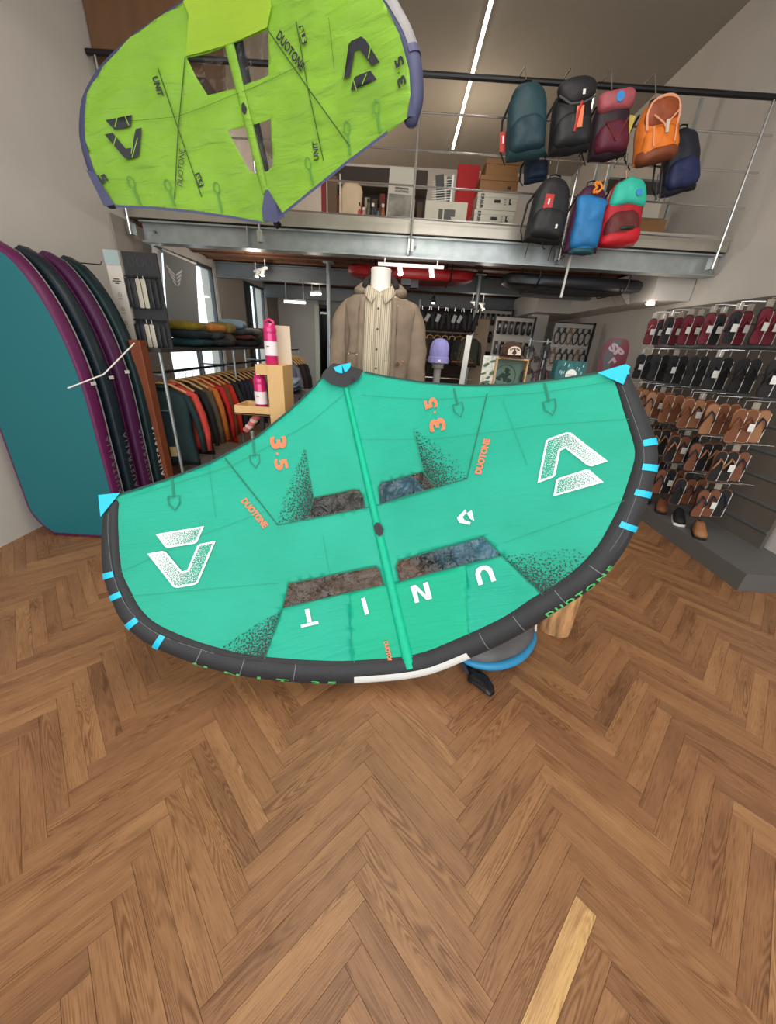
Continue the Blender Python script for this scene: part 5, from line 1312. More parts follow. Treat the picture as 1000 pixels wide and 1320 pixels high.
for c_, s_ in (((0, 0, .255), (.27, .09, .012)), ((0, 0, .006), (.27, .09, .012)), ((-.129, 0, .13), (.012, .09, .24)), ((.129, 0, .13), (.012, .09, .24))): MB().box(c_, s_).build('frame_side', fw, wf)
MB().box((0, .04, .13), (.25, .004, .24)).build('print', mat('sea_green_print', (104, 130, 116), .7), wf)
g_ = MB()
for k_ in range(9):
    a = k_ * .7; g_.puff([(-.02 + .055 * math.cos(a) * (k_ % 3) / 2.2 + .022 * math.cos(q) * (1 + .4 * math.sin(3 * q + k_)), .115 + .055 * math.sin(a) * (k_ % 3) / 2.2 + .02 * math.sin(q)) for q in np.linspace(0, 2 * PI, 12, endpoint=False)], lambda x, y, d: Vector((x, .038 - d, y)), 0, .002, rings=2)
o_ = g_.build('continents', mat('dark_green_ink', (36, 60, 52), .7), wf); o_['kind'] = 'stuff'
MB().tube([(-.02 + .09 * math.cos(q), .036, .115 + .09 * math.sin(q)) for q in np.linspace(0, 2 * PI, 30, endpoint=False)], .002, 4, closed=True).build('globe_ring', MATS['dark_green_ink'], wf)
cap_ = thing('trucker_cap', 'dark brown cap with a cream front patch on the wooden frame', 'cap', (.90, 3.27, CT + .268))
brown_c = mat('dark_brown_felt', (70, 46, 34), .85, bump=.3, bscale=60)
MB().loft([[(.088 * sc * math.cos(a), .10 * sc * math.sin(a) + .01, z) for a in np.linspace(0, 2 * PI, 28, endpoint=False)] for sc, z in ((1, 0), (1.02, .03), (.95, .065), (.78, .095), (.5, .112), (.2, .118), (.03, .119))]).build('crown', brown_c, cap_, smooth=True)
V = []
for k_ in range(15):
    a = math.radians(200 + k_ * 140 / 14); V += [(.09 * math.cos(a), .10 * math.sin(a) + .01, .004), (.105 * math.cos(a), .165 * math.sin(a) + .005, -.012 + .012 * abs(math.cos(a)) ** 2)]
MB().add(V, [(2 * i, 2 * i + 1, 2 * i + 3, 2 * i + 2) for i in range(14)]).build('brim', brown_c, cap_, smooth=True, solid=.005)
MB().tube([V[i] for i in range(1, 30, 2)], .0025, 5).build('brim_edge', mat('tan_edge', (150, 124, 96), .7), cap_)
pm_ = lambda x, y, d: Vector((x, -.092 + 1.7 * x * x - d + .25 * max(0, y - .03), y))
MB().prism([(-.052, .02), (.052, .02), (.052, .055), (.03, .078), (0, .084), (-.03, .078), (-.052, .055)], pm_, 0, .004).build('patch', mat('cream_patch', (214, 200, 180), .7), cap_)
mat('dark_ink', (40, 36, 34), .6)
for x_, z_ in ((-.032, .058), (-.018, .064), (0, .068), (.018, .064), (.032, .058)): MB().prism([(x_ - .006, z_ - .005), (x_ + .006, z_ - .005), (x_ + .006, z_ + .005), (x_ - .006, z_ + .005)], pm_, .004, .005).build('patch_print', MATS['dark_ink'], cap_)
tbx = thing('patterned_box', 'teal patterned box with a white round label on the counter', 'box', (1.42, 3.33, CT))
tm_ = mat('teal_pattern', (30, 96, 98), .6, var=.55, vscale=26, stretch=(1, 1, .35))
MB().box((0, 0, .135), (.245, .10, .27), bev=.003).build('carton', tm_, tbx)
dl_ = MB()
for k_ in range(26):
    rr = random.Random(k_ + 5); x = rr.uniform(-.11, .11); z = rr.uniform(.02, .25)
    if (x - .02) ** 2 + (z - .16) ** 2 < .05 ** 2: continue
    dl_.prism([(x - .004, z - .012), (x + .002, z - .012), (x + .006, z + .012), (x, z + .012)], LOC, .0505, .0515)
o_ = dl_.build('raindrop_print', mat('pale_teal_print', (170, 206, 200), .6), tbx); o_['kind'] = 'stuff'
MB().lathe([(.046, .0), (.046, .0015)], (.01, -.0505, .16), 28, Matrix.Rotation(PI / 2, 3, 'X')).build('round_label', white_m, tbx)
MB().box((.01, -.0525, .16), (.066, .001, .009)).build('small_print', mat('label_grey', (150, 160, 160), .6), tbx)
# leashes and small gear between cap and teal box
for i, (x, z, r_, c_) in enumerate(((1.06, .30, .045, (40, 26, 28)), (1.12, .22, .05, (52, 30, 34)), (1.08, .12, .055, (30, 28, 30)), (1.19, .32, .04, (34, 32, 34)), (1.20, .13, .05, (64, 22, 34)))):
    t_ = thing('coiled_leash', '%s coiled leash hanging on the peg stand' % ('dark brown top', 'maroon', 'black low', 'black upper', 'wine red')[i], 'leash', (x, 3.30, CT + z), group='coiled leashes by the cap')
    MB().tube([(r_ * math.cos(a) * (1 - .02 * a), .01 * math.sin(3 * a), r_ * 1.25 * math.sin(a)) for a in np.linspace(0, 4 * PI, 34)], .007, 6).build('coil', mat('leash_%d' % i, c_, .5), t_, smooth=True)
    MB().box((0, -.012, r_ * .9), (.03, .012, .05), bev=.004).build('cuff', black_cl, t_)
ls = thing('peg_stand', 'thin steel peg stand holding the coiled leashes', 'stand', (1.13, 3.34, CT))
MB().box((0, 0, .005), (.2, .1, .01)).build('foot', steel, ls)
for x in (-.07, .07): MB().cyl((x, 0, 0), (x, 0, .42), .006, 6).build('upright', steel, ls)
for z in (.18, .27, .40): MB().cyl((-.09, 0, z), (.1, 0, z), .004, 6).build('peg_bar', steel, ls)
for x, z, c_, nm in ((1.03, .055, (150, 176, 40), 'lime green'), (1.17, .20, (222, 150, 52), 'amber yellow'), (.995, .02, (232, 230, 224), 'white')):
    tag(MB().puff([(.024 * math.cos(a), .03 * math.sin(a)) for a in np.linspace(0, 2 * PI, 16, endpoint=False)], LOC, -.02, .02, rings=4).build('wax_tin', mat('tin_' + nm.split()[0], c_, .5), None, smooth=True), nm + ' pouch by the coiled leashes', 'pouch').location = (x, 3.22, CT + max(.03, z * .0 + .03))
# tall boards behind the poster
tag(MB().box((.62, 3.9, .83), (.05, .02, 1.66), rot=Euler((0, .03, 0))).build('white_batten', white_m), 'tall narrow white board standing beside the slim column', 'board')
tag(MB().box((1.22, 6.3, .98), (.20, .03, 1.96)).build('tan_board', mat('tan_board', (142, 122, 98), .7)), 'tall tan board standing right of the slim column', 'board')
# --- black gear and leash walls at the back right
def panel(label, x0, x1, y, z0, z1, n, kind, seed, cols):
    t_ = thing('gear_display', label, 'display', ((x0 + x1) / 2, y, (z0 + z1) / 2)); w_, h = x1 - x0, z1 - z0
    MB().box((0, .02, 0), (w_, .02, h)).build('back_panel', mat('pale_panel', (176, 170, 162), .7), t_)
    MB().box((w_ / 2 - .01, -.02, 0), (.025, .03, h + .04)).build('edge_post', black_metal, t_)
    for k_ in range(5):
        z = -h / 2 + h * (k_ + .5) / 5; MB().box((0, .006, z), (w_ * .96, .006, .006)).build('slat', steel_dark, t_)
    MB().box((0, -.02, h / 2), (w_, .02, .015)).build('top_bar', black_metal, t_)
    for sx_ in (-.45, .45): MB().box((sx_ * w_, .02, -h / 2 - z0 / 2), (.03, .02, z0)).build('leg', black_metal, t_)
    seq_ = ('first', 'second', 'third', 'fourth', 'fifth', 'sixth')
    rr = random.Random(seed)
    for i in range(n):
        cx = (x0 + x1) / 2 - w_ / 2 + w_ * (i % 6 + .5) / 6.4; cz = (z0 + z1) / 2 + h * .28 - (i // 6) * h * .42; c_ = cols[i % len(cols)]; mm = mat('gear_%d_%d_%d' % c_, c_, .5)
        if kind == 'leash':
            g2 = thing('leash', '%s coiled leash from the post-free end of the %s row' % (seq_[i % 6], ('upper', 'lower')[min(1, i // 6)]), 'leash', (cx, y - .03, cz), group='leashes on the ' + label)
            MB().tube([(.045 * math.cos(a), -.012 * math.sin(2 * a) - .02, .09 * math.sin(a) - .06) for a in np.linspace(0, 4 * PI, 26)], .009, 6).build('coil', mm, g2, smooth=True)
            MB().box((0, -.025, .05), (.035, .015, .07), bev=.004).build('cuff', mm, g2)
        else:
            g2 = thing('boot', '%s boot in the %s row of the %s' % (seq_[i % 6], ('upper', 'lower')[min(1, i // 6)], ' '.join(label.split()[:3])), 'boot', (cx, y - .05, cz), group='boots on the ' + label)
            MB().puff([(-.03, .10), (.03, .10), (.032, -.03), (.04, -.08), (.02, -.11), (-.03, -.10), (-.035, 0)], LOC, -.035, .035, rings=3).build('boot_body', mm, g2, smooth=True)
            MB().box((0, -.04, .02), (.02, .002, .05)).build('tag', tagw, g2)
    return t_
panel('pale leash wall with black coiled leashes', 2.44, 3.06, 6.6, 1.28, 2.0, 12, 'leash', 2, [(26, 26, 28), (34, 30, 28), (120, 84, 48), (20, 20, 22)])
panel('boot wall left of the leash wall', 1.62, 2.3, 7.2, 1.30, 2.08, 12, 'boot', 3, [(24, 24, 26), (38, 38, 40), (60, 60, 62), (20, 20, 20)])
panel('far gear wall beyond the slim column', 1.5, 2.15, 8.2, 1.5, 2.25, 12, 'boot', 5, [(30, 30, 32), (50, 50, 52), (24, 24, 26)])
tag(MB().box((2.45, 7.6, 1.25), (.30, .3, 2.5)).build('white_pillar', plaster), 'white square pillar behind the boot wall', 'pillar')
# --- magenta board on the wall
kb = thing('kite_board', 'magenta board with pale lettering against the right wall', 'board', (2.78, 5.25, 1.05), -.35)
kol = []
for i in range(36):
    a = 2 * PI * i / 36; kol.append((.155 * abs(math.cos(a)) ** .5 * (1 if math.cos(a) > 0 else -1) * (1 + .1 * math.sin(a)), .36 + .36 * abs(math.sin(a)) ** .75 * (1 if math.sin(a) > 0 else -1)))
MB().prism(kol, LOC, -.01, .012).build('deck', mat('magenta_lacquer', (104, 8, 40), .5), kb)
MB().prism([(-.13, .50), (-.05, .70), (.05, .70), (-.02, .44), (.03, .26), (-.05, .22)], LOC, .012, .0135).build('dark_flash', mat('dark_flash', (34, 10, 24), .35), kb)
text_on('lettering', 'SP', LOC, .01, .58, .20, .10, mat('pale_lettering', (176, 150, 160), .5), kb, .015, ang=-.6, bold=.05)
MB().prism([(-.05, .42), (.0, .50), (.05, .45), (.03, .42), (0, .46), (-.03, .42)], LOC, .0135, .015).build('emblem', MATS['pale_lettering'], kb)
MB().box((0, .0, -.52), (.10, .10, 1.04)).build('bracket_post', steel_dark, kb)
# --- red and black boards slung under the mezzanine
def slung(label, c, L_, w_, h, m, m2, rz=0):
    t_ = thing('hanging_board', label, 'board', c, rz)
    ol = [(L_ / 2 * math.cos(a), w_ / 2 * abs(math.sin(a)) ** .75 * (1 if math.sin(a) > 0 else -1)) for a in np.linspace(0, 2 * PI, 48, endpoint=False)]
    rings = [[(x * s_, y * s_, z + .03 * (x / L_ * 2) ** 4) for x, y in ol] for s_, z in ((.93, -h / 2), (.985, -h / 3), (1, 0), (.985, h / 3), (.93, h / 2))]
    MB().loft(rings).build('hull', m, t_, smooth='auto')
    MB().loft([[(x * s_, y * s_, z + .03 * (x / L_ * 2) ** 4) for x, y in ol] for s_, z in ((.80, -h / 2 - .001), (.80, -h / 2 - .004))]).build('bottom_panel', m2, t_)
    for x in (-L_ * .3, L_ * .3):
        MB().tube([(x, -w_ / 2 - .02, .25), (x, -w_ / 2 - .02, 0), (x, -w_ / 2 + .06, -h / 2 - .01), (x, w_ / 2 - .06, -h / 2 - .01), (x, w_ / 2 + .02, 0), (x, w_ / 2 + .02, .25)], .008, 6).build('strap', black_metal, t_)
    return t_
bb = slung('black inflatable board slung under the mezzanine on the right', (1.93, 5.05, 2.27), 1.62, .66, .12, mat('black_hull', (24, 26, 30), .45), mat('black_bottom', (14, 14, 16), .5), .02)
for y in (-.1, .1): MB().prism([(.56, 0), (.66, 0), (.70, -.10), (.66, -.10)], lambda x, z, d: Vector((x, y + d, z - .05)), -.004, .004).build('fin', mat('grey_fin', (90, 84, 80), .5), bb)
rb = slung('red inflatable board slung under the mezzanine behind the mannequin', (.05, 5.25, 2.30), 1.55, .6, .11, mat('red_hull', (150, 18, 22), .5), mat('red_bottom', (120, 14, 18), .5))
MB().box((-.05, -.2, -.09), (.12, .1, .06)).box((.05, -.1, -.09), (.10, .1, .08)).build('foot_strap', black_metal, rb)
tag(MB().cyl((1.63, 4.44, 2.08), (1.66, 4.50, 2.52), .012, 8).build('white_pole', white_m), 'short white pole hanging below the backpacks', 'pole')
# --- shoe wall on the right
sw = thing('shoe_wall', 'slatted shoe wall of hooks on the right side', 'display', (3.12, 3.9, 0))
MB().box((.03, .0, 1.1), (.03, 2.3, 2.0)).build('back_panel', mat('shoe_panel', (96, 88, 80), .7), sw)
for k_ in range(9): MB().box((.01, 0, .3 + .2 * k_), (.012, 2.3, .02)).build('slat', steel_dark, sw)
struct('trim_5', MB().box((2.93, 3.62, .075), (.54, 2.6, .15)), mat('plinth_grey', (98, 96, 94), .6))
SOLE = [(.0, -.13), (.035, -.125), (.045, -.09), (.038, -.03), (.042, .05), (.046, .09), (.03, .13), (0, .14), (-.035, .125), (-.045, .08), (-.036, .02), (-.034, -.04), (-.04, -.09), (-.03, -.125)]
def sandal(label, c, rz, m_top, m_sole, m_strap, card=True, rot=None, group='sandals on the shoe wall'):
    t_ = thing('sandal', label, 'sandal', c, rz, group)
    ol = smooth_line(SOLE, 3, closed=True)
    MB().prism(ol, LOC, -.009, .004).build('sole', m_sole, t_); MB().prism([(x * .9, y * .94) for x, y in ol], LOC, .004, .008).build('footbed', m_top, t_)
    for sg in (-1, 1):
        MB().tube([(.0, -.012, .075), (sg * .018, -.035, .05), (sg * .036, -.03, .0), (sg * .038, -.004, -.03)], .007, 6, flat=.6).build('strap', m_strap, t_, smooth=True)
    MB().tube([(.046, -.001, -.12), (.049, -.001, .0), (.046, -.001, .11)], .003, 5).build('sole_edge', white_m, t_)
    if card:
        MB().box((.012, -.04, .0), (.045, .002, .06), rz=.2).build('price_card', white_m, t_)
        MB().box((0, -.0, .165), (.05, .003, .05)).build('hang_card', mat('clear_card', (150, 140, 126), .3), t_)
    MB().tube([(0, 0, .15), (0, 0, .20), (.06, .0, .205), (.16, .0, .205)], .003, 5).build('hook', chrome, t_)
    return t_
mar = mat('maroon_strap', (110, 22, 40), .6); blk_s = mat('black_foam', (22, 22, 24), .7); brn = mat('brown_leather', (120, 70, 42), .6); tan_ = mat('tan_leather', (160, 110, 72), .6); nav = mat('navy_foam', (28, 34, 50), .7)
rows = [(1.83, (mar, blk_s, mar), 'maroon and black sandal in the top row'), (1.46, (blk_s, blk_s, blk_s), 'black sandal in the second row'), (1.10, (brn, tan_, brn), 'brown sandal in the third row'), (.76, (blk_s, brn, tan_), 'tan-strapped sandal in the fourth row'), (.42, (brn, blk_s, nav), 'brown sandal in the lowest row')]
ordi = ('nearest', 'second', 'third', 'fourth', 'fifth', 'sixth', 'farthest')
for z, (a_, b_, c_), lb in rows:
    for i in range(7):
        y = 3.05 + i * .28; x0 = 2.93
        for j, dx in enumerate((0, -.11, -.22) if z < 1.2 else (0, -.11)):
            ms = (a_, b_, c_) if (i + j) % 3 else (b_, a_, nav)
            sandal(lb + ', %s %s' % (ordi[i], ('by the wall', 'towards the aisle', 'outermost')[j]), (x0 + dx, y - .02 * j, z), -.35 + .1 * ((i * 7 + j) % 3), ms[0], ms[1], ms[2], card=(j == 1 and i % 2 == 0) or z > 1.7)
for i in range(5):
    t_ = thing('shoe', '%s shoe standing on the low grey plinth of the shoe wall' % ('brown suede nearest', 'black white-soled', 'rust leather', 'dark canvas', 'tan farthest')[i], 'shoe', (2.76, 2.95 + i * .26, .152), -.5, 'shoes on the plinth')
    cm = (tan_, blk_s, brn, nav, tan_)[i]
    so = [(-.045, -.12), (0, -.14), (.045, -.12), (.05, -.04), (.04, .06), (.035, .12), (0, .135), (-.035, .12), (-.04, .06), (-.05, -.04)]
    MB().prism(so, lambda x, y, d: Vector((x, y, d)), 0, .022).build('sole', white_m if i == 1 else blk_s, t_)
    MB().loft([[(x * s_, y * sy + dy, z) for x, y in so] for s_, sy, dy, z in ((.97, .97, 0, .022), (.93, .93, .005, .05), (.78, .70, .03, .07), (.62, .42, .07, .10))]).build('upper', cm, t_, smooth=True)
# ================================================================== backpacks on the railing and goods upstairs
def pack(label, pxc, pytop, pybot, wpx, y, body, pocket, tilt=0.0, d=.17, kind=0, extra=None):
    a = atY(pxc[0], pytop, y); b = atY(pxc[1], pybot, y); h = (a - b).length; pc = atY(pxc[0] + wpx / 2, (pytop + pybot) / 2, y) - atY(pxc[0] - wpx / 2, (pytop + pybot) / 2, y); w_ = pc.length
    tl = math.atan2(a.x - b.x, a.z - b.z)
    t_ = thing('backpack', label, 'backpack', ((a + b) / 2), group='backpacks hung on the railing', rot=(0, tl, 0))
    ol = smooth_line([(-.5 * w_, -.42 * h), (-.46 * w_, -.48 * h), (0, -.5 * h), (.46 * w_, -.48 * h), (.5 * w_, -.42 * h), (.5 * w_, .0), (.42 * w_, .30 * h), (.26 * w_, .45 * h), (0, .5 * h), (-.26 * w_, .45 * h), (-.42 * w_, .30 * h), (-.5 * w_, .0)], 4, closed=True)
    MB().puff(ol, LOC, -.03, d, rings=6, soft=2.7).build('body', body, t_, smooth=True, jitter=.012, jscale=9)
    pw, ph = w_ * .84, h * .46
    pol = smooth_line([(-.5 * pw, -.46 * ph), (0, -.5 * ph), (.5 * pw, -.46 * ph), (.5 * pw, .2 * ph), (.3 * pw, .46 * ph), (0, .5 * ph), (-.3 * pw, .46 * ph), (-.5 * pw, .2 * ph)], 4, closed=True)
    p_ = MB().puff([(x, yy - h * .19) for x, yy in pol], LOC, d * .35, d + .035, rings=5, soft=2.6); p_.build('front_pocket', pocket, t_, smooth=True, jitter=.012, jscale=12)
    MB().tube([(-.05, -.02, .46 * h), (-.045, -.02, .54 * h), (0, -.02, .56 * h), (.045, -.02, .54 * h), (.05, -.02, .46 * h)], .010, 8, flat=.5).build('grab_loop', black_metal, t_)
    zp = [(x, -d * .62, yy) for x, yy in smooth_line([(-.40 * w_, .02 * h), (-.36 * w_, .26 * h), (-.2 * w_, .40 * h), (0, .44 * h), (.2 * w_, .40 * h), (.36 * w_, .26 * h), (.40 * w_, .02 * h)], 3)]
    MB().tube(zp, .005, 5).build('zip', mat('zip_grey', (88, 88, 90), .5), t_)
    for sg in (-1, 1):
        MB().tube([(sg * .30 * w_, .03, .40 * h), (sg * .52 * w_, .05, .15 * h), (sg * .56 * w_, .05, -.25 * h), (sg * .44 * w_, .03, -.46 * h)], [.018, .02, .014, .008], 8, flat=.5).build('shoulder_strap', black_metal, t_, smooth=True)
    zc_ = ((a + b) / 2).z; xc_ = ((a + b) / 2).x; wires = [2.4 + q + .02 - .04 * (xc_ + 2.89) / 6.04 for q in (.26, .51, .765, 1.02)] + [3.66]
    zt_ = min((q for q in wires if q > zc_ + .46 * h), default=3.66) - zc_ + (.028 if zc_ + .46 * h > 3.42 else .01)
    MB().tube([(0, -.02, .55 * h), (0, .02, zt_ - .01), (0, 4.42 - y, zt_), (0, 4.445 - y, zt_ - .03)], .005, 5).build('hook', chrome, t_)
    return t_, w_, h, d
def cl(n, c, **k): return mat('pack_' + n, c, .6, var=.12, vscale=12, bump=.5, bscale=10, **k)
YP = 4.25
t_, w_, h, d = pack('large dark teal backpack first on the railing, red tag at its side', (677, 673), 112, 212, 50, YP, cl('teal', (30, 62, 70)), cl('teal2', (26, 56, 66)), d=.16)
MB().box((0, -d * .93, .22 * h), (.022, .003, .028)).build('logo_patch', white_m, t_); red_tag = mat('red_tag', (186, 52, 48), .6)
MB().box((-.54 * w_, -.02, -.17 * h), (.055, .004, .13)).build('hang_tag', red_tag, t_); MB().box((-.54 * w_, -.024, -.14 * h), (.012, .002, .05)).build('tag_print', white_m, t_)
t_, w_, h, d = pack('black backpack with a coral tag hanging from its flap', (735, 726), 115, 206, 50, YP, cl('black', (26, 27, 30)), cl('black2', (34, 35, 38)), d=.17)
MB().puff(smooth_line([(-.42 * w_, .44 * h), (-.46 * w_, .3 * h), (-.2 * w_, .12 * h), (.1 * w_, .12 * h), (.42 * w_, .22 * h), (.46 * w_, .40 * h), (.2 * w_, .5 * h), (-.2 * w_, .5 * h)], 3, closed=True), LOC, .08, d + .04, rings=5).build('flap', cl('black3', (30, 30, 33)), t_, smooth=True)
MB().tube([(-.44 * w_, -d - .01, .26 * h), (-.18 * w_, -d - .04, .11 * h), (.12 * w_, -d - .04, .11 * h), (.42 * w_, -d - .01, .20 * h)], .007, 5).build('flap_edge', mat('zip_grey', (88, 88, 90), .5), t_)
MB().box((.05 * w_, -d - .05, -.08 * h), (.055, .004, .13)).build('coral_tag', mat('coral_tag', (236, 128, 88), .6), t_); MB().tube([(.08 * w_, -d - .05, .12 * h), (.02 * w_, -d - .05, .0), (-.04 * w_, -d - .05, -.28 * h)], .010, 5).build('red_webbing', red_tag, t_)
MB().box((.1 * w_, -d - .048, .24 * h), (.02, .003, .03)).build('logo_patch', white_m, t_)
t_, w_, h, d = pack('maroon backpack with a dusty pink lid and blue logo', (786, 776), 124, 212, 46, YP, cl('darkplum', (42, 26, 34)), cl('maroon', (92, 26, 48)), d=.15)
MB().puff(rounded(w_ * .96, h * .30, .05, 4), lambda x, y_, dd: LOC(x, y_ + .31 * h, dd), .05, d + .035, rings=5).build('lid', cl('dustpink', (170, 84, 92)), t_, smooth=True, jitter=.01, jscale=14)
MB().lathe([(.032, 0), (.032, .004)], (0, -d - .036, .31 * h), 18, Matrix.Rotation(PI / 2, 3, 'X')).build('blue_logo', mat('blue_logo', (56, 140, 206), .5), t_)
for sg in (-1, 1): MB().tube([(sg * .28 * w_, -d - .03, .0), (-.0, -d - .042, -.30 * h)], .010, 5, flat=.5).build('webbing', cl('rustweb', (128, 48, 44)), t_)
MB().box((.48 * w_, -.05, -.12 * h), (.05, .03, .22), rot=Euler((0, .3, 0))).build('yellow_side_pocket', cl('yellow', (206, 184, 82)), t_)
t_, w_, h, d = pack('orange backpack with a rust base and pale cords', (843, 836), 134, 215, 50, YP, cl('orange', (222, 116, 36)), cl('orange2', (232, 126, 38)), d=.15)
MB().puff(rounded(w_ * 1.04, h * .26, .05, 4), lambda x, y_, dd: LOC(x, y_ - .39 * h, dd), -.02, d + .04, rings=5).build('rust_base', cl('rust', (130, 66, 36)), t_, smooth=True)
MB().puff(smooth_line([(-.34 * w_, .40 * h), (-.38 * w_, .10 * h), (0, .02 * h), (.38 * w_, .10 * h), (.34 * w_, .40 * h), (0, .47 * h)], 4, closed=True), LOC, .08, d + .02, rings=4).build('open_top', cl('burnt', (150, 74, 40)), t_, smooth=True, jitter=.015, jscale=16)
pale = mat('pale_peach_cord', (236, 168, 130), .7)
MB().tube([(x, -d * .95, z) for x, z in smooth_line([(-.36 * w_, .0), (-.38 * w_, .25 * h), (-.25 * w_, .42 * h), (0, .47 * h), (.25 * w_, .42 * h), (.38 * w_, .25 * h), (.36 * w_, .0)], 3)], .010, 6).build('rim', pale, t_)
for P in ([(-.30, .18), (-.05, .02), (.0, -.06)], [(.30, .18), (.08, .04), (.02, -.06)], [(-.28, .0), (-.26, -.30)], [(.26, .0), (.24, -.30)]): MB().tube([(x * w_, -d - .045, z * h) for x, z in P], .006, 5).build('cord', pale, t_)
MB().box((.02 * w_, -d - .05, -.04 * h), (.022, .01, .08)).build('buckle', mat('pale_buckle', (206, 200, 186), .5), t_)
YQ = 4.2
t_, w_, h, d = pack('lean black backpack with a red card in the lower row', (714, 694), 232, 318, 48, YQ, cl('black4', (28, 29, 32)), cl('black5', (30, 31, 34)), d=.15)
MB().box((-.14 * w_, -d - .01, .05 * h), (.075, .004, .14)).build('red_card', red_tag, t_); MB().box((-.14 * w_, -d - .014, .09 * h), (.014, .002, .04)).build('card_print', white_m, t_); MB().box((.18 * w_, -d - .038, -.26 * h), (.018, .003, .03)).build('logo_patch', white_m, t_)
for x in (-.32, .34): MB().tube([(x * w_, -.04, -.45 * h), (x * w_ - .01, -.04, -.72 * h)], .008, 5, flat=.4).build('loose_strap', black_metal, t_)
MB().tube([(.0, -.1, -.48 * h), (.01, -.11, -.56 * h), (.03, -.11, -.58 * h)], .006, 5).build('toggle_cord', black_metal, t_)
t_, w_, h, d = pack('blue drawstring backpack with plum sides and orange cord', (762, 744), 240, 330, 42, YQ, cl('plum', (72, 28, 60)), cl('blue', (34, 116, 176)), d=.11)
MB().puff(smooth_line([(-.36 * w_, -.44 * h), (.34 * w_, -.44 * h), (.44 * w_, .1 * h), (.38 * w_, .30 * h), (-.38 * w_, .32 * h), (-.42 * w_, .05 * h)], 4, closed=True), LOC, .03, d + .03, rings=5).build('blue_panel', cl('blue2', (36, 120, 182)), t_, smooth=True, jitter=.016, jscale=14)
MB().puff(rounded(w_ * .82, h * .10, .02, 3), lambda x, y_, dd: LOC(x, y_ - .455 * h, dd), 0, d + .02, rings=3).build('teal_base', cl('tealbase', (22, 78, 88)), t_, smooth=True)
cm_ = MB(); 
MB().tube([(.04 * math.cos(a) * abs(math.cos(1.5 * a)) , -d - .03, .40 * h + .045 * math.sin(a) * (.5 + .5 * abs(math.sin(2 * a)))) for a in np.linspace(0, 2 * PI, 24, endpoint=False)], .009, 6, closed=True).build('orange_cord', mat('orange_cord', (238, 140, 36), .5), t_)
t_, w_, h, d = pack('turquoise, brown and red backpack at the end of the lower row', (804, 788), 236, 322, 48, YQ, cl('red', (178, 22, 36)), cl('brown', (98, 34, 34)), d=.14)
MB().puff(smooth_line([(-.42 * w_, .10 * h), (-.36 * w_, .36 * h), (-.1 * w_, .50 * h), (.2 * w_, .50 * h), (.42 * w_, .34 * h), (.46 * w_, .08 * h), (0, .12 * h)], 4, closed=True), LOC, .03, d + .035, rings=5).build('turquoise_top', cl('turq', (48, 190, 164)), t_, smooth=True, jitter=.012, jscale=12)
MB().lathe([(.026, 0), (.026, .004)], (.06, -d - .038, .26 * h), 16, Matrix.Rotation(PI / 2, 3, 'X')).build('blue_logo', mat('blue_logo', (56, 140, 206), .5), t_)
MB().puff(smooth_line([(-.46 * w_, -.48 * h), (.40 * w_, -.48 * h), (.46 * w_, -.22 * h), (0, -.28 * h), (-.42 * w_, -.30 * h)], 4, closed=True), LOC, .05, d + .05, rings=4).build('red_base', cl('red2', (196, 24, 38)), t_, smooth=True)
MB().puff(rounded(.5 * w_, .07 * h, .015, 3), lambda x, y_, dd: LOC(x + .05 * w_, y_ - .24 * h, dd), .06, d + .055, rings=3).build('dark_green_band', cl('dg', (24, 52, 36)), t_, smooth=True)
MB().tube([(-.3 * w_, -.0, .40 * h), (-.45 * w_, -.02, .1 * h), (-.55 * w_, -.02, -.05 * h)], .011, 6, flat=.4).build('pale_strap', mat('pale_strap', (196, 188, 176), .7), t_)
MB().tube([(.02 * w_, -.03, .46 * h), (-.04 * w_, -.03, .66 * h)], .010, 6, flat=.4).build('peach_strap', pale, t_)
t_, w_, h, d = pack('navy backpack half hidden behind the teal one', (690, 688), 196, 238, 30, 4.62, cl('navy', (26, 44, 66)), cl('navy2', (28, 48, 72)), d=.1)
t_, w_, h, d = pack('dark backpack with blue straps beyond the orange one', (876, 868), 168, 254, 44, 4.36, cl('ink', (26, 28, 40)), cl('ink2', (30, 40, 82)), d=.12)
for x in (-.5, -.35, -.62): MB().tube([(x * w_, -.06, -.1 * h), (x * w_ - .01, -.06, -.55 * h)], .006, 5, flat=.4).build('loose_strap', mat('slate_strap', (88, 96, 118), .6), t_)

# ---- goods upstairs (standing on the deck)
YU = 4.95
def ub(name, label, cat, x0, x1, z0, z1, m, y=YU, d=.3, rz=0, group=None, bev=.004):
    return tag(MB().box(((x0 + x1) / 2, y + d / 2, (z0 + z1) / 2), (x1 - x0, d, z1 - z0), rz=rz, bev=bev).build(name, m), label, cat, group)
def up(px, py, y=YU): return atY(px, py, y)
carton_w = mat('white_carton', (206, 198, 180), .7, var=.03); kraft = mat('kraft_carton', (150, 108, 66), .75, var=.06); ink = mat('black_ink', (32, 32, 32), .6); inkg = mat('grey_ink', (84, 82, 74), .6)
a = up(550, 258); b = up(607, 240)
lb_ = thing('carton', 'white carton with a dark bar-and-arrow emblem on the deck', 'box', ((a.x + b.x) / 2 - .01, YU + .15, 2.62)); wv = b.x - a.x; hz = a.z - 2.62
MB().box((0, 0, hz / 2), (wv, .3, hz), bev=.004).build('carton_body', carton_w, lb_)
Mf = lambda x, y, d=0: Vector((x, -.15 - d, y))
MB().prism([(-.08, hz * .42), (-.035, hz * .42), (-.035, hz * .80), (-.08, hz * .80)], Mf, 0, .002).build('emblem_bar', inkg, lb_)
MB().prism([(-.02, hz * .42), (.02, hz * .42), (.045, hz * .55), (.085, hz * .42), (.055, hz * .62), (.10, hz * .62), (.10, hz * .80), (-.02, hz * .80)], Mf, 0, .002).build('emblem_arrow', inkg, lb_)
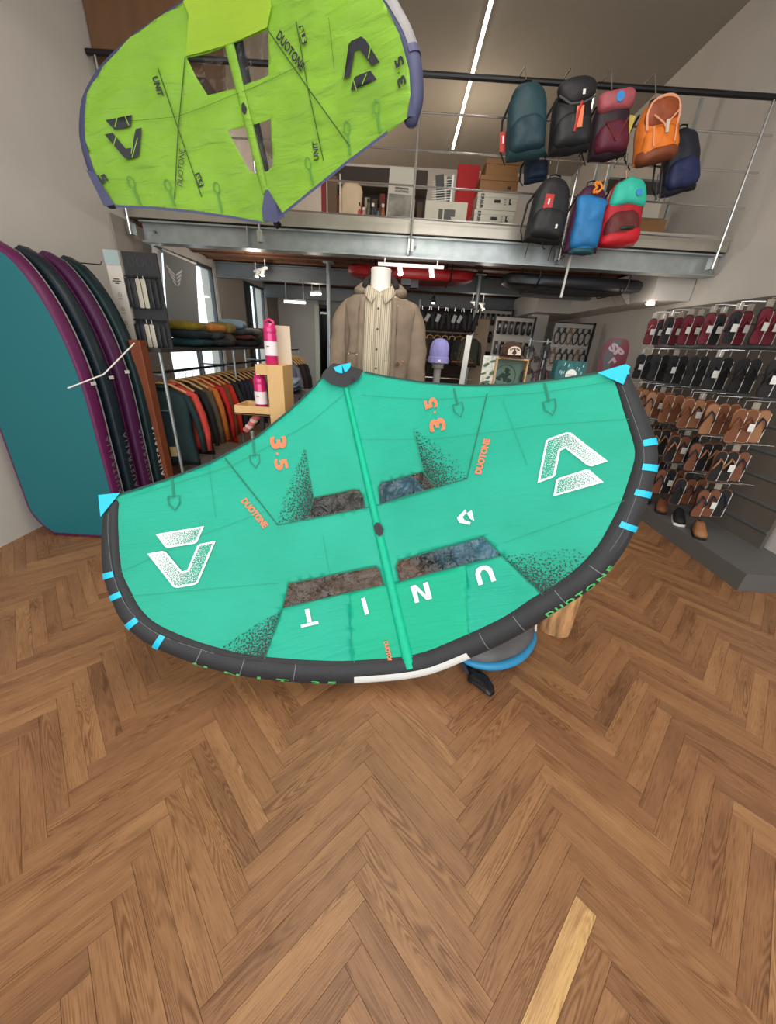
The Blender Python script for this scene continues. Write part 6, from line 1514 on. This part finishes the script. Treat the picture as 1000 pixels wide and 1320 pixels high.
sx0, sx1 = up(612, 262).x, up(664, 262).x
for i in range(3):
    z0 = 2.62 + i * .148
    t_ = thing('carton', 'white shoe carton marked with black letters, %s of the stack of three' % ('lowest', 'middle', 'topmost')[i], 'box', ((sx0 + sx1) / 2 + .012 * i, YU + .02, z0), group='white cartons on the deck')
    wq = sx1 - sx0
    MB().box((0, .15, .072), (wq, .3, .144), bev=.003).build('carton_body', carton_w, t_)
    MB().box((0, .15, .125), (wq + .008, .308, .04), bev=.002).build('lid', carton_w, t_)
    Mq = lambda x, y, d=0: Vector((x, -.0055 - d, y))
    text_on('lettering', 'ERIER', Mq, -wq * .38, .07, .125, .035, ink, t_, .0005, ang=-PI / 2, bold=.03)
    MB().prism(rounded(.07, .026, .008, 3), lambda x, y, d=0: Mq(x + .0, y + .075, d), -.001, .001).build('hand_hole', ink, t_)
    MB().prism([(.125, .05), (.155, .05), (.155, .062), (.14, .066), (.14, .10), (.125, .10)], Mq, 0, .001).build('boot_mark', ink, t_)
    for zz in (.05, .07, .09): MB().box((.085, -.0065, zz), (.02, .001, .006)).build('small_print', inkg, t_)
z1 = 2.62 + 3 * .148 + .002
for i, (w2, hh, dx) in enumerate(((.40, .14, .02), (.34, .13, .03))):
    t_ = thing('carton', 'brown kraft shoe box, %s of the two on the white cartons' % ('lower', 'upper')[i], 'box', ((sx0 + sx1) / 2 + dx, YU + .17, z1), group='brown boxes on the white cartons')
    MB().box((0, 0, hh / 2), (w2, .28, hh), bev=.003).build('carton_body', kraft, t_); MB().box((0, 0, hh - .02), (w2 + .012, .292, .04), bev=.002).build('lid', kraft, t_)
    if i == 0: text_on('lettering', 'M', lambda x, y, d=0: Vector((x, -.1405 - d, y)), .11, .045, .035, .03, ink, t_, .0, bold=.05)
    z1 += hh + .001
ub('foam_sheet', 'tall red foam sheet standing behind the cartons', 'sheet', up(600, 200).x - .03, up(627, 200).x, 2.62, up(610, 192).z, mat('red_foam', (178, 22, 26), .7), y=YU + .35, d=.05)
# wire rack with envelopes
wr = thing('wire_rack', 'white wire leaflet rack standing on the emblem carton', 'rack', ((a.x + b.x) / 2 - .06, YU + .15, 2.62 + hz + .001))
MB().box((.10, -.02, .13), (.02, .02, .26)).build('side_post', white_m, wr); MB().box((0, 0, .004), (.22, .16, .008)).build('foot', white_m, wr)
for k_ in range(9): MB().tube([(-.11, -.06 + .01 * k_, .02 + k_ * .024), (.09, -.06 + .008 * k_, .04 + k_ * .024)], .0035, 5).build('wire', white_m, wr)
for k_ in range(5): tag(MB().box((0, 0, 0), (.09, .004, .22), rot=Euler((0, -.15 + .05 * k_, 0))).build('leaflet', mat('leaflet_%d' % (k_ % 3), ((60, 60, 58), (190, 184, 170), (90, 84, 74))[k_ % 3], .6)), '%s leaflet standing in the white wire rack' % ('dark grey nearest', 'pale', 'brown-grey', 'second dark', 'farthest pale')[k_], 'leaflet', 'leaflets in the wire rack').location = ((a.x + b.x) / 2 - .09 + .03 * k_, YU + .13 + .025 * k_, 2.62 + hz + .15)
# poster card
pa, pb_ = up(499, 225), up(532, 225); hp = up(515, 213).z - 2.62
po = thing('poster_card', 'pale standing card with black heading and grey photo', 'poster', ((pa.x + pb_.x) / 2, YU + .02, 2.62), rot=(-.05, .04, 0)); wp_ = pb_.x - pa.x
MB().box((0, 0, hp / 2), (wp_, .012, hp)).build('card', mat('pale_card', (200, 194, 180), .6), po)
MB().box((0, -.0068, hp * .42), (wp_ * .92, .001, hp * .42)).build('photo_print', mat('grey_photo', (138, 132, 122), .6, var=.55, vscale=7), po)
text_on('lettering', 'DIG', LOC, -.04, hp * .755, wp_ * .16, .02, ink, po, .0072, bold=.03); MB().box((.01, -.0072, hp * .715), (wp_ * .54, .001, .014)).build('small_print', inkg, po); text_on('lettering', 'LIGHTNING', LOC, .01, hp * .675, wp_ * .54, .022, ink, po, .0072, bold=.03)
# colourful small goods and frames left of the card
for i, (px, c_, hh, lb) in enumerate(((462, (196, 60, 64), .30, 'coral red'), (468, (222, 150, 150), .26, 'pale pink'), (474, (90, 80, 60), .34, 'olive brown'), (480, (40, 52, 70), .30, 'navy blue'), (487, (70, 110, 128), .26, 'steel blue'), (493, (160, 96, 60), .30, 'copper'))):
    p = up(px, 270); t_ = thing('spray_bottle', lb + ' spray bottle in the row left of the standing card', 'bottle', (p.x, YU + .05, 2.62), group='bottles upstairs')
    MB().lathe([(.024, 0), (.026, .01), (.026, hh * .72), (.012, hh * .82), (.012, hh * .9)], n=14).build('flask', mat('bot_%d' % i, c_, .4), t_, smooth='auto'); MB().lathe([(.015, hh * .9), (.015, hh)], n=12).build('cap', white_m if i % 2 else black_metal, t_)
pl_ = up(452, 240)
tag(MB().puff(smooth_line([(-.10, 0), (-.12, .25), (-.09, .46), (.10, .44), (.11, .2), (.08, 0)], 4, closed=True), LOC, -.04, .04, rings=5).build('paper_bag', mat('cream_paper', (222, 196, 164), .7, var=.05), None, smooth=True, jitter=.01), 'cream paper bag with a torn lower edge at the left of the bottles', 'bag').location = (pl_.x, YU + .06, 2.625)
for i, (px, w2, hh, c_, lb) in enumerate(((438, .012, .52, (226, 222, 210), 'thin cream panel'), (428, .10, .50, (108, 84, 60), 'brown slatted panel'), (417, .05, .46, (150, 40, 44), 'striped red panel'))):
    p = up(px, 260); ub('leaning_board', lb + ' leaning upstairs behind the lime wing edge', 'panel', p.x - w2 / 2, p.x + w2 / 2, 2.62, 2.62 + hh, mat('pnl_%d' % i, c_, .6), d=.04)
sh = thing('shelf_unit', 'dark low shelf unit upstairs behind the bottles', 'shelf', (-.45, 6.2, 2.62))
MB().box((0, .15, .55), (1.3, .02, 1.0)).build('back', mat('dark_unit', (74, 62, 54), .7), sh)
for z in (.05, .42, .78): MB().box((0, 0, z), (1.3, .3, .03)).build('shelf_board', mat('grey_unit', (150, 142, 130), .7), sh)
for i in range(12):
    rr = random.Random(i + 40); ub('folded_item', '%s book on the upstairs shelf, %s along' % (('rust', 'cream', 'brown')[i % 3], ('first', 'second', 'third', 'fourth', 'fifth', 'sixth', 'seventh', 'eighth', 'ninth', 'tenth', 'eleventh', 'twelfth')[i]), 'book', -1.02 + i * .10, -.95 + i * .10, 3.056, 3.056 + rr.uniform(.18, .28), mat('book_%d' % (i % 3), ((140, 60, 44), (196, 184, 160), (96, 78, 58))[i % 3], .7), y=6.08, d=.2, group='books on the upstairs shelf').name = 'book'
# right-hand end upstairs
ub('carton', 'brown carton on the deck right of the turquoise backpack', 'box', up(822, 290).x, up(858, 290).x, 2.62, up(840, 282).z, kraft, d=.3)
ub('carton', 'brown taped carton high behind the lower backpacks', 'box', up(772, 240).x - .02, up(800, 240).x, 2.62, up(786, 228).z, mat('kraft_dark', (112, 84, 58), .75), y=YU + .5)
su = thing('steel_shelf', 'grey steel shelving behind the orange backpack', 'shelf', (2.65, 5.7, 2.62))
for x in (-.4, .4):
    for y in (-.18, .18): MB().box((x, y, .75), (.03, .03, 1.5)).build('upright', steel, su)
for z in (.1, .45, .8): MB().box((0, 0, z), (.82, .38, .02)).build('shelf_board', steel_dark, su)
ub('carton', 'brown carton on the lower shelf behind the dark backpack', 'box', 2.3, 2.7, 2.732, 2.95, kraft, y=5.56, d=.28)
for i in range(3): ub('carton', '%s white carton on the grey steel shelving' % ('nearest', 'middle', 'last')[i], 'box', 2.3 + i * .24, 2.5 + i * .24, 3.082, 3.26, carton_w, y=5.56, d=.26, group='white cartons on the steel shelving')
# brown panel high at the left wall
bp_ = thing('wall_cabinet', 'brown wooden cabinet high on the left wall above the lime wing', 'cabinet', (-2.4, 4.75, 3.95))
MB().box((0, 0, .1), (.98, .5, .9), bev=.006).build('cabinet_body', mat('brown_cabinet', (104, 72, 44), .6, var=.15, stretch=(1, 1, .2)), bp_)
MB().box((.51, -.1, .32), (.04, .36, .42), rot=Euler((0, .25, 0))).build('orange_flap', mat('orange_wood', (190, 116, 66), .5), bp_)
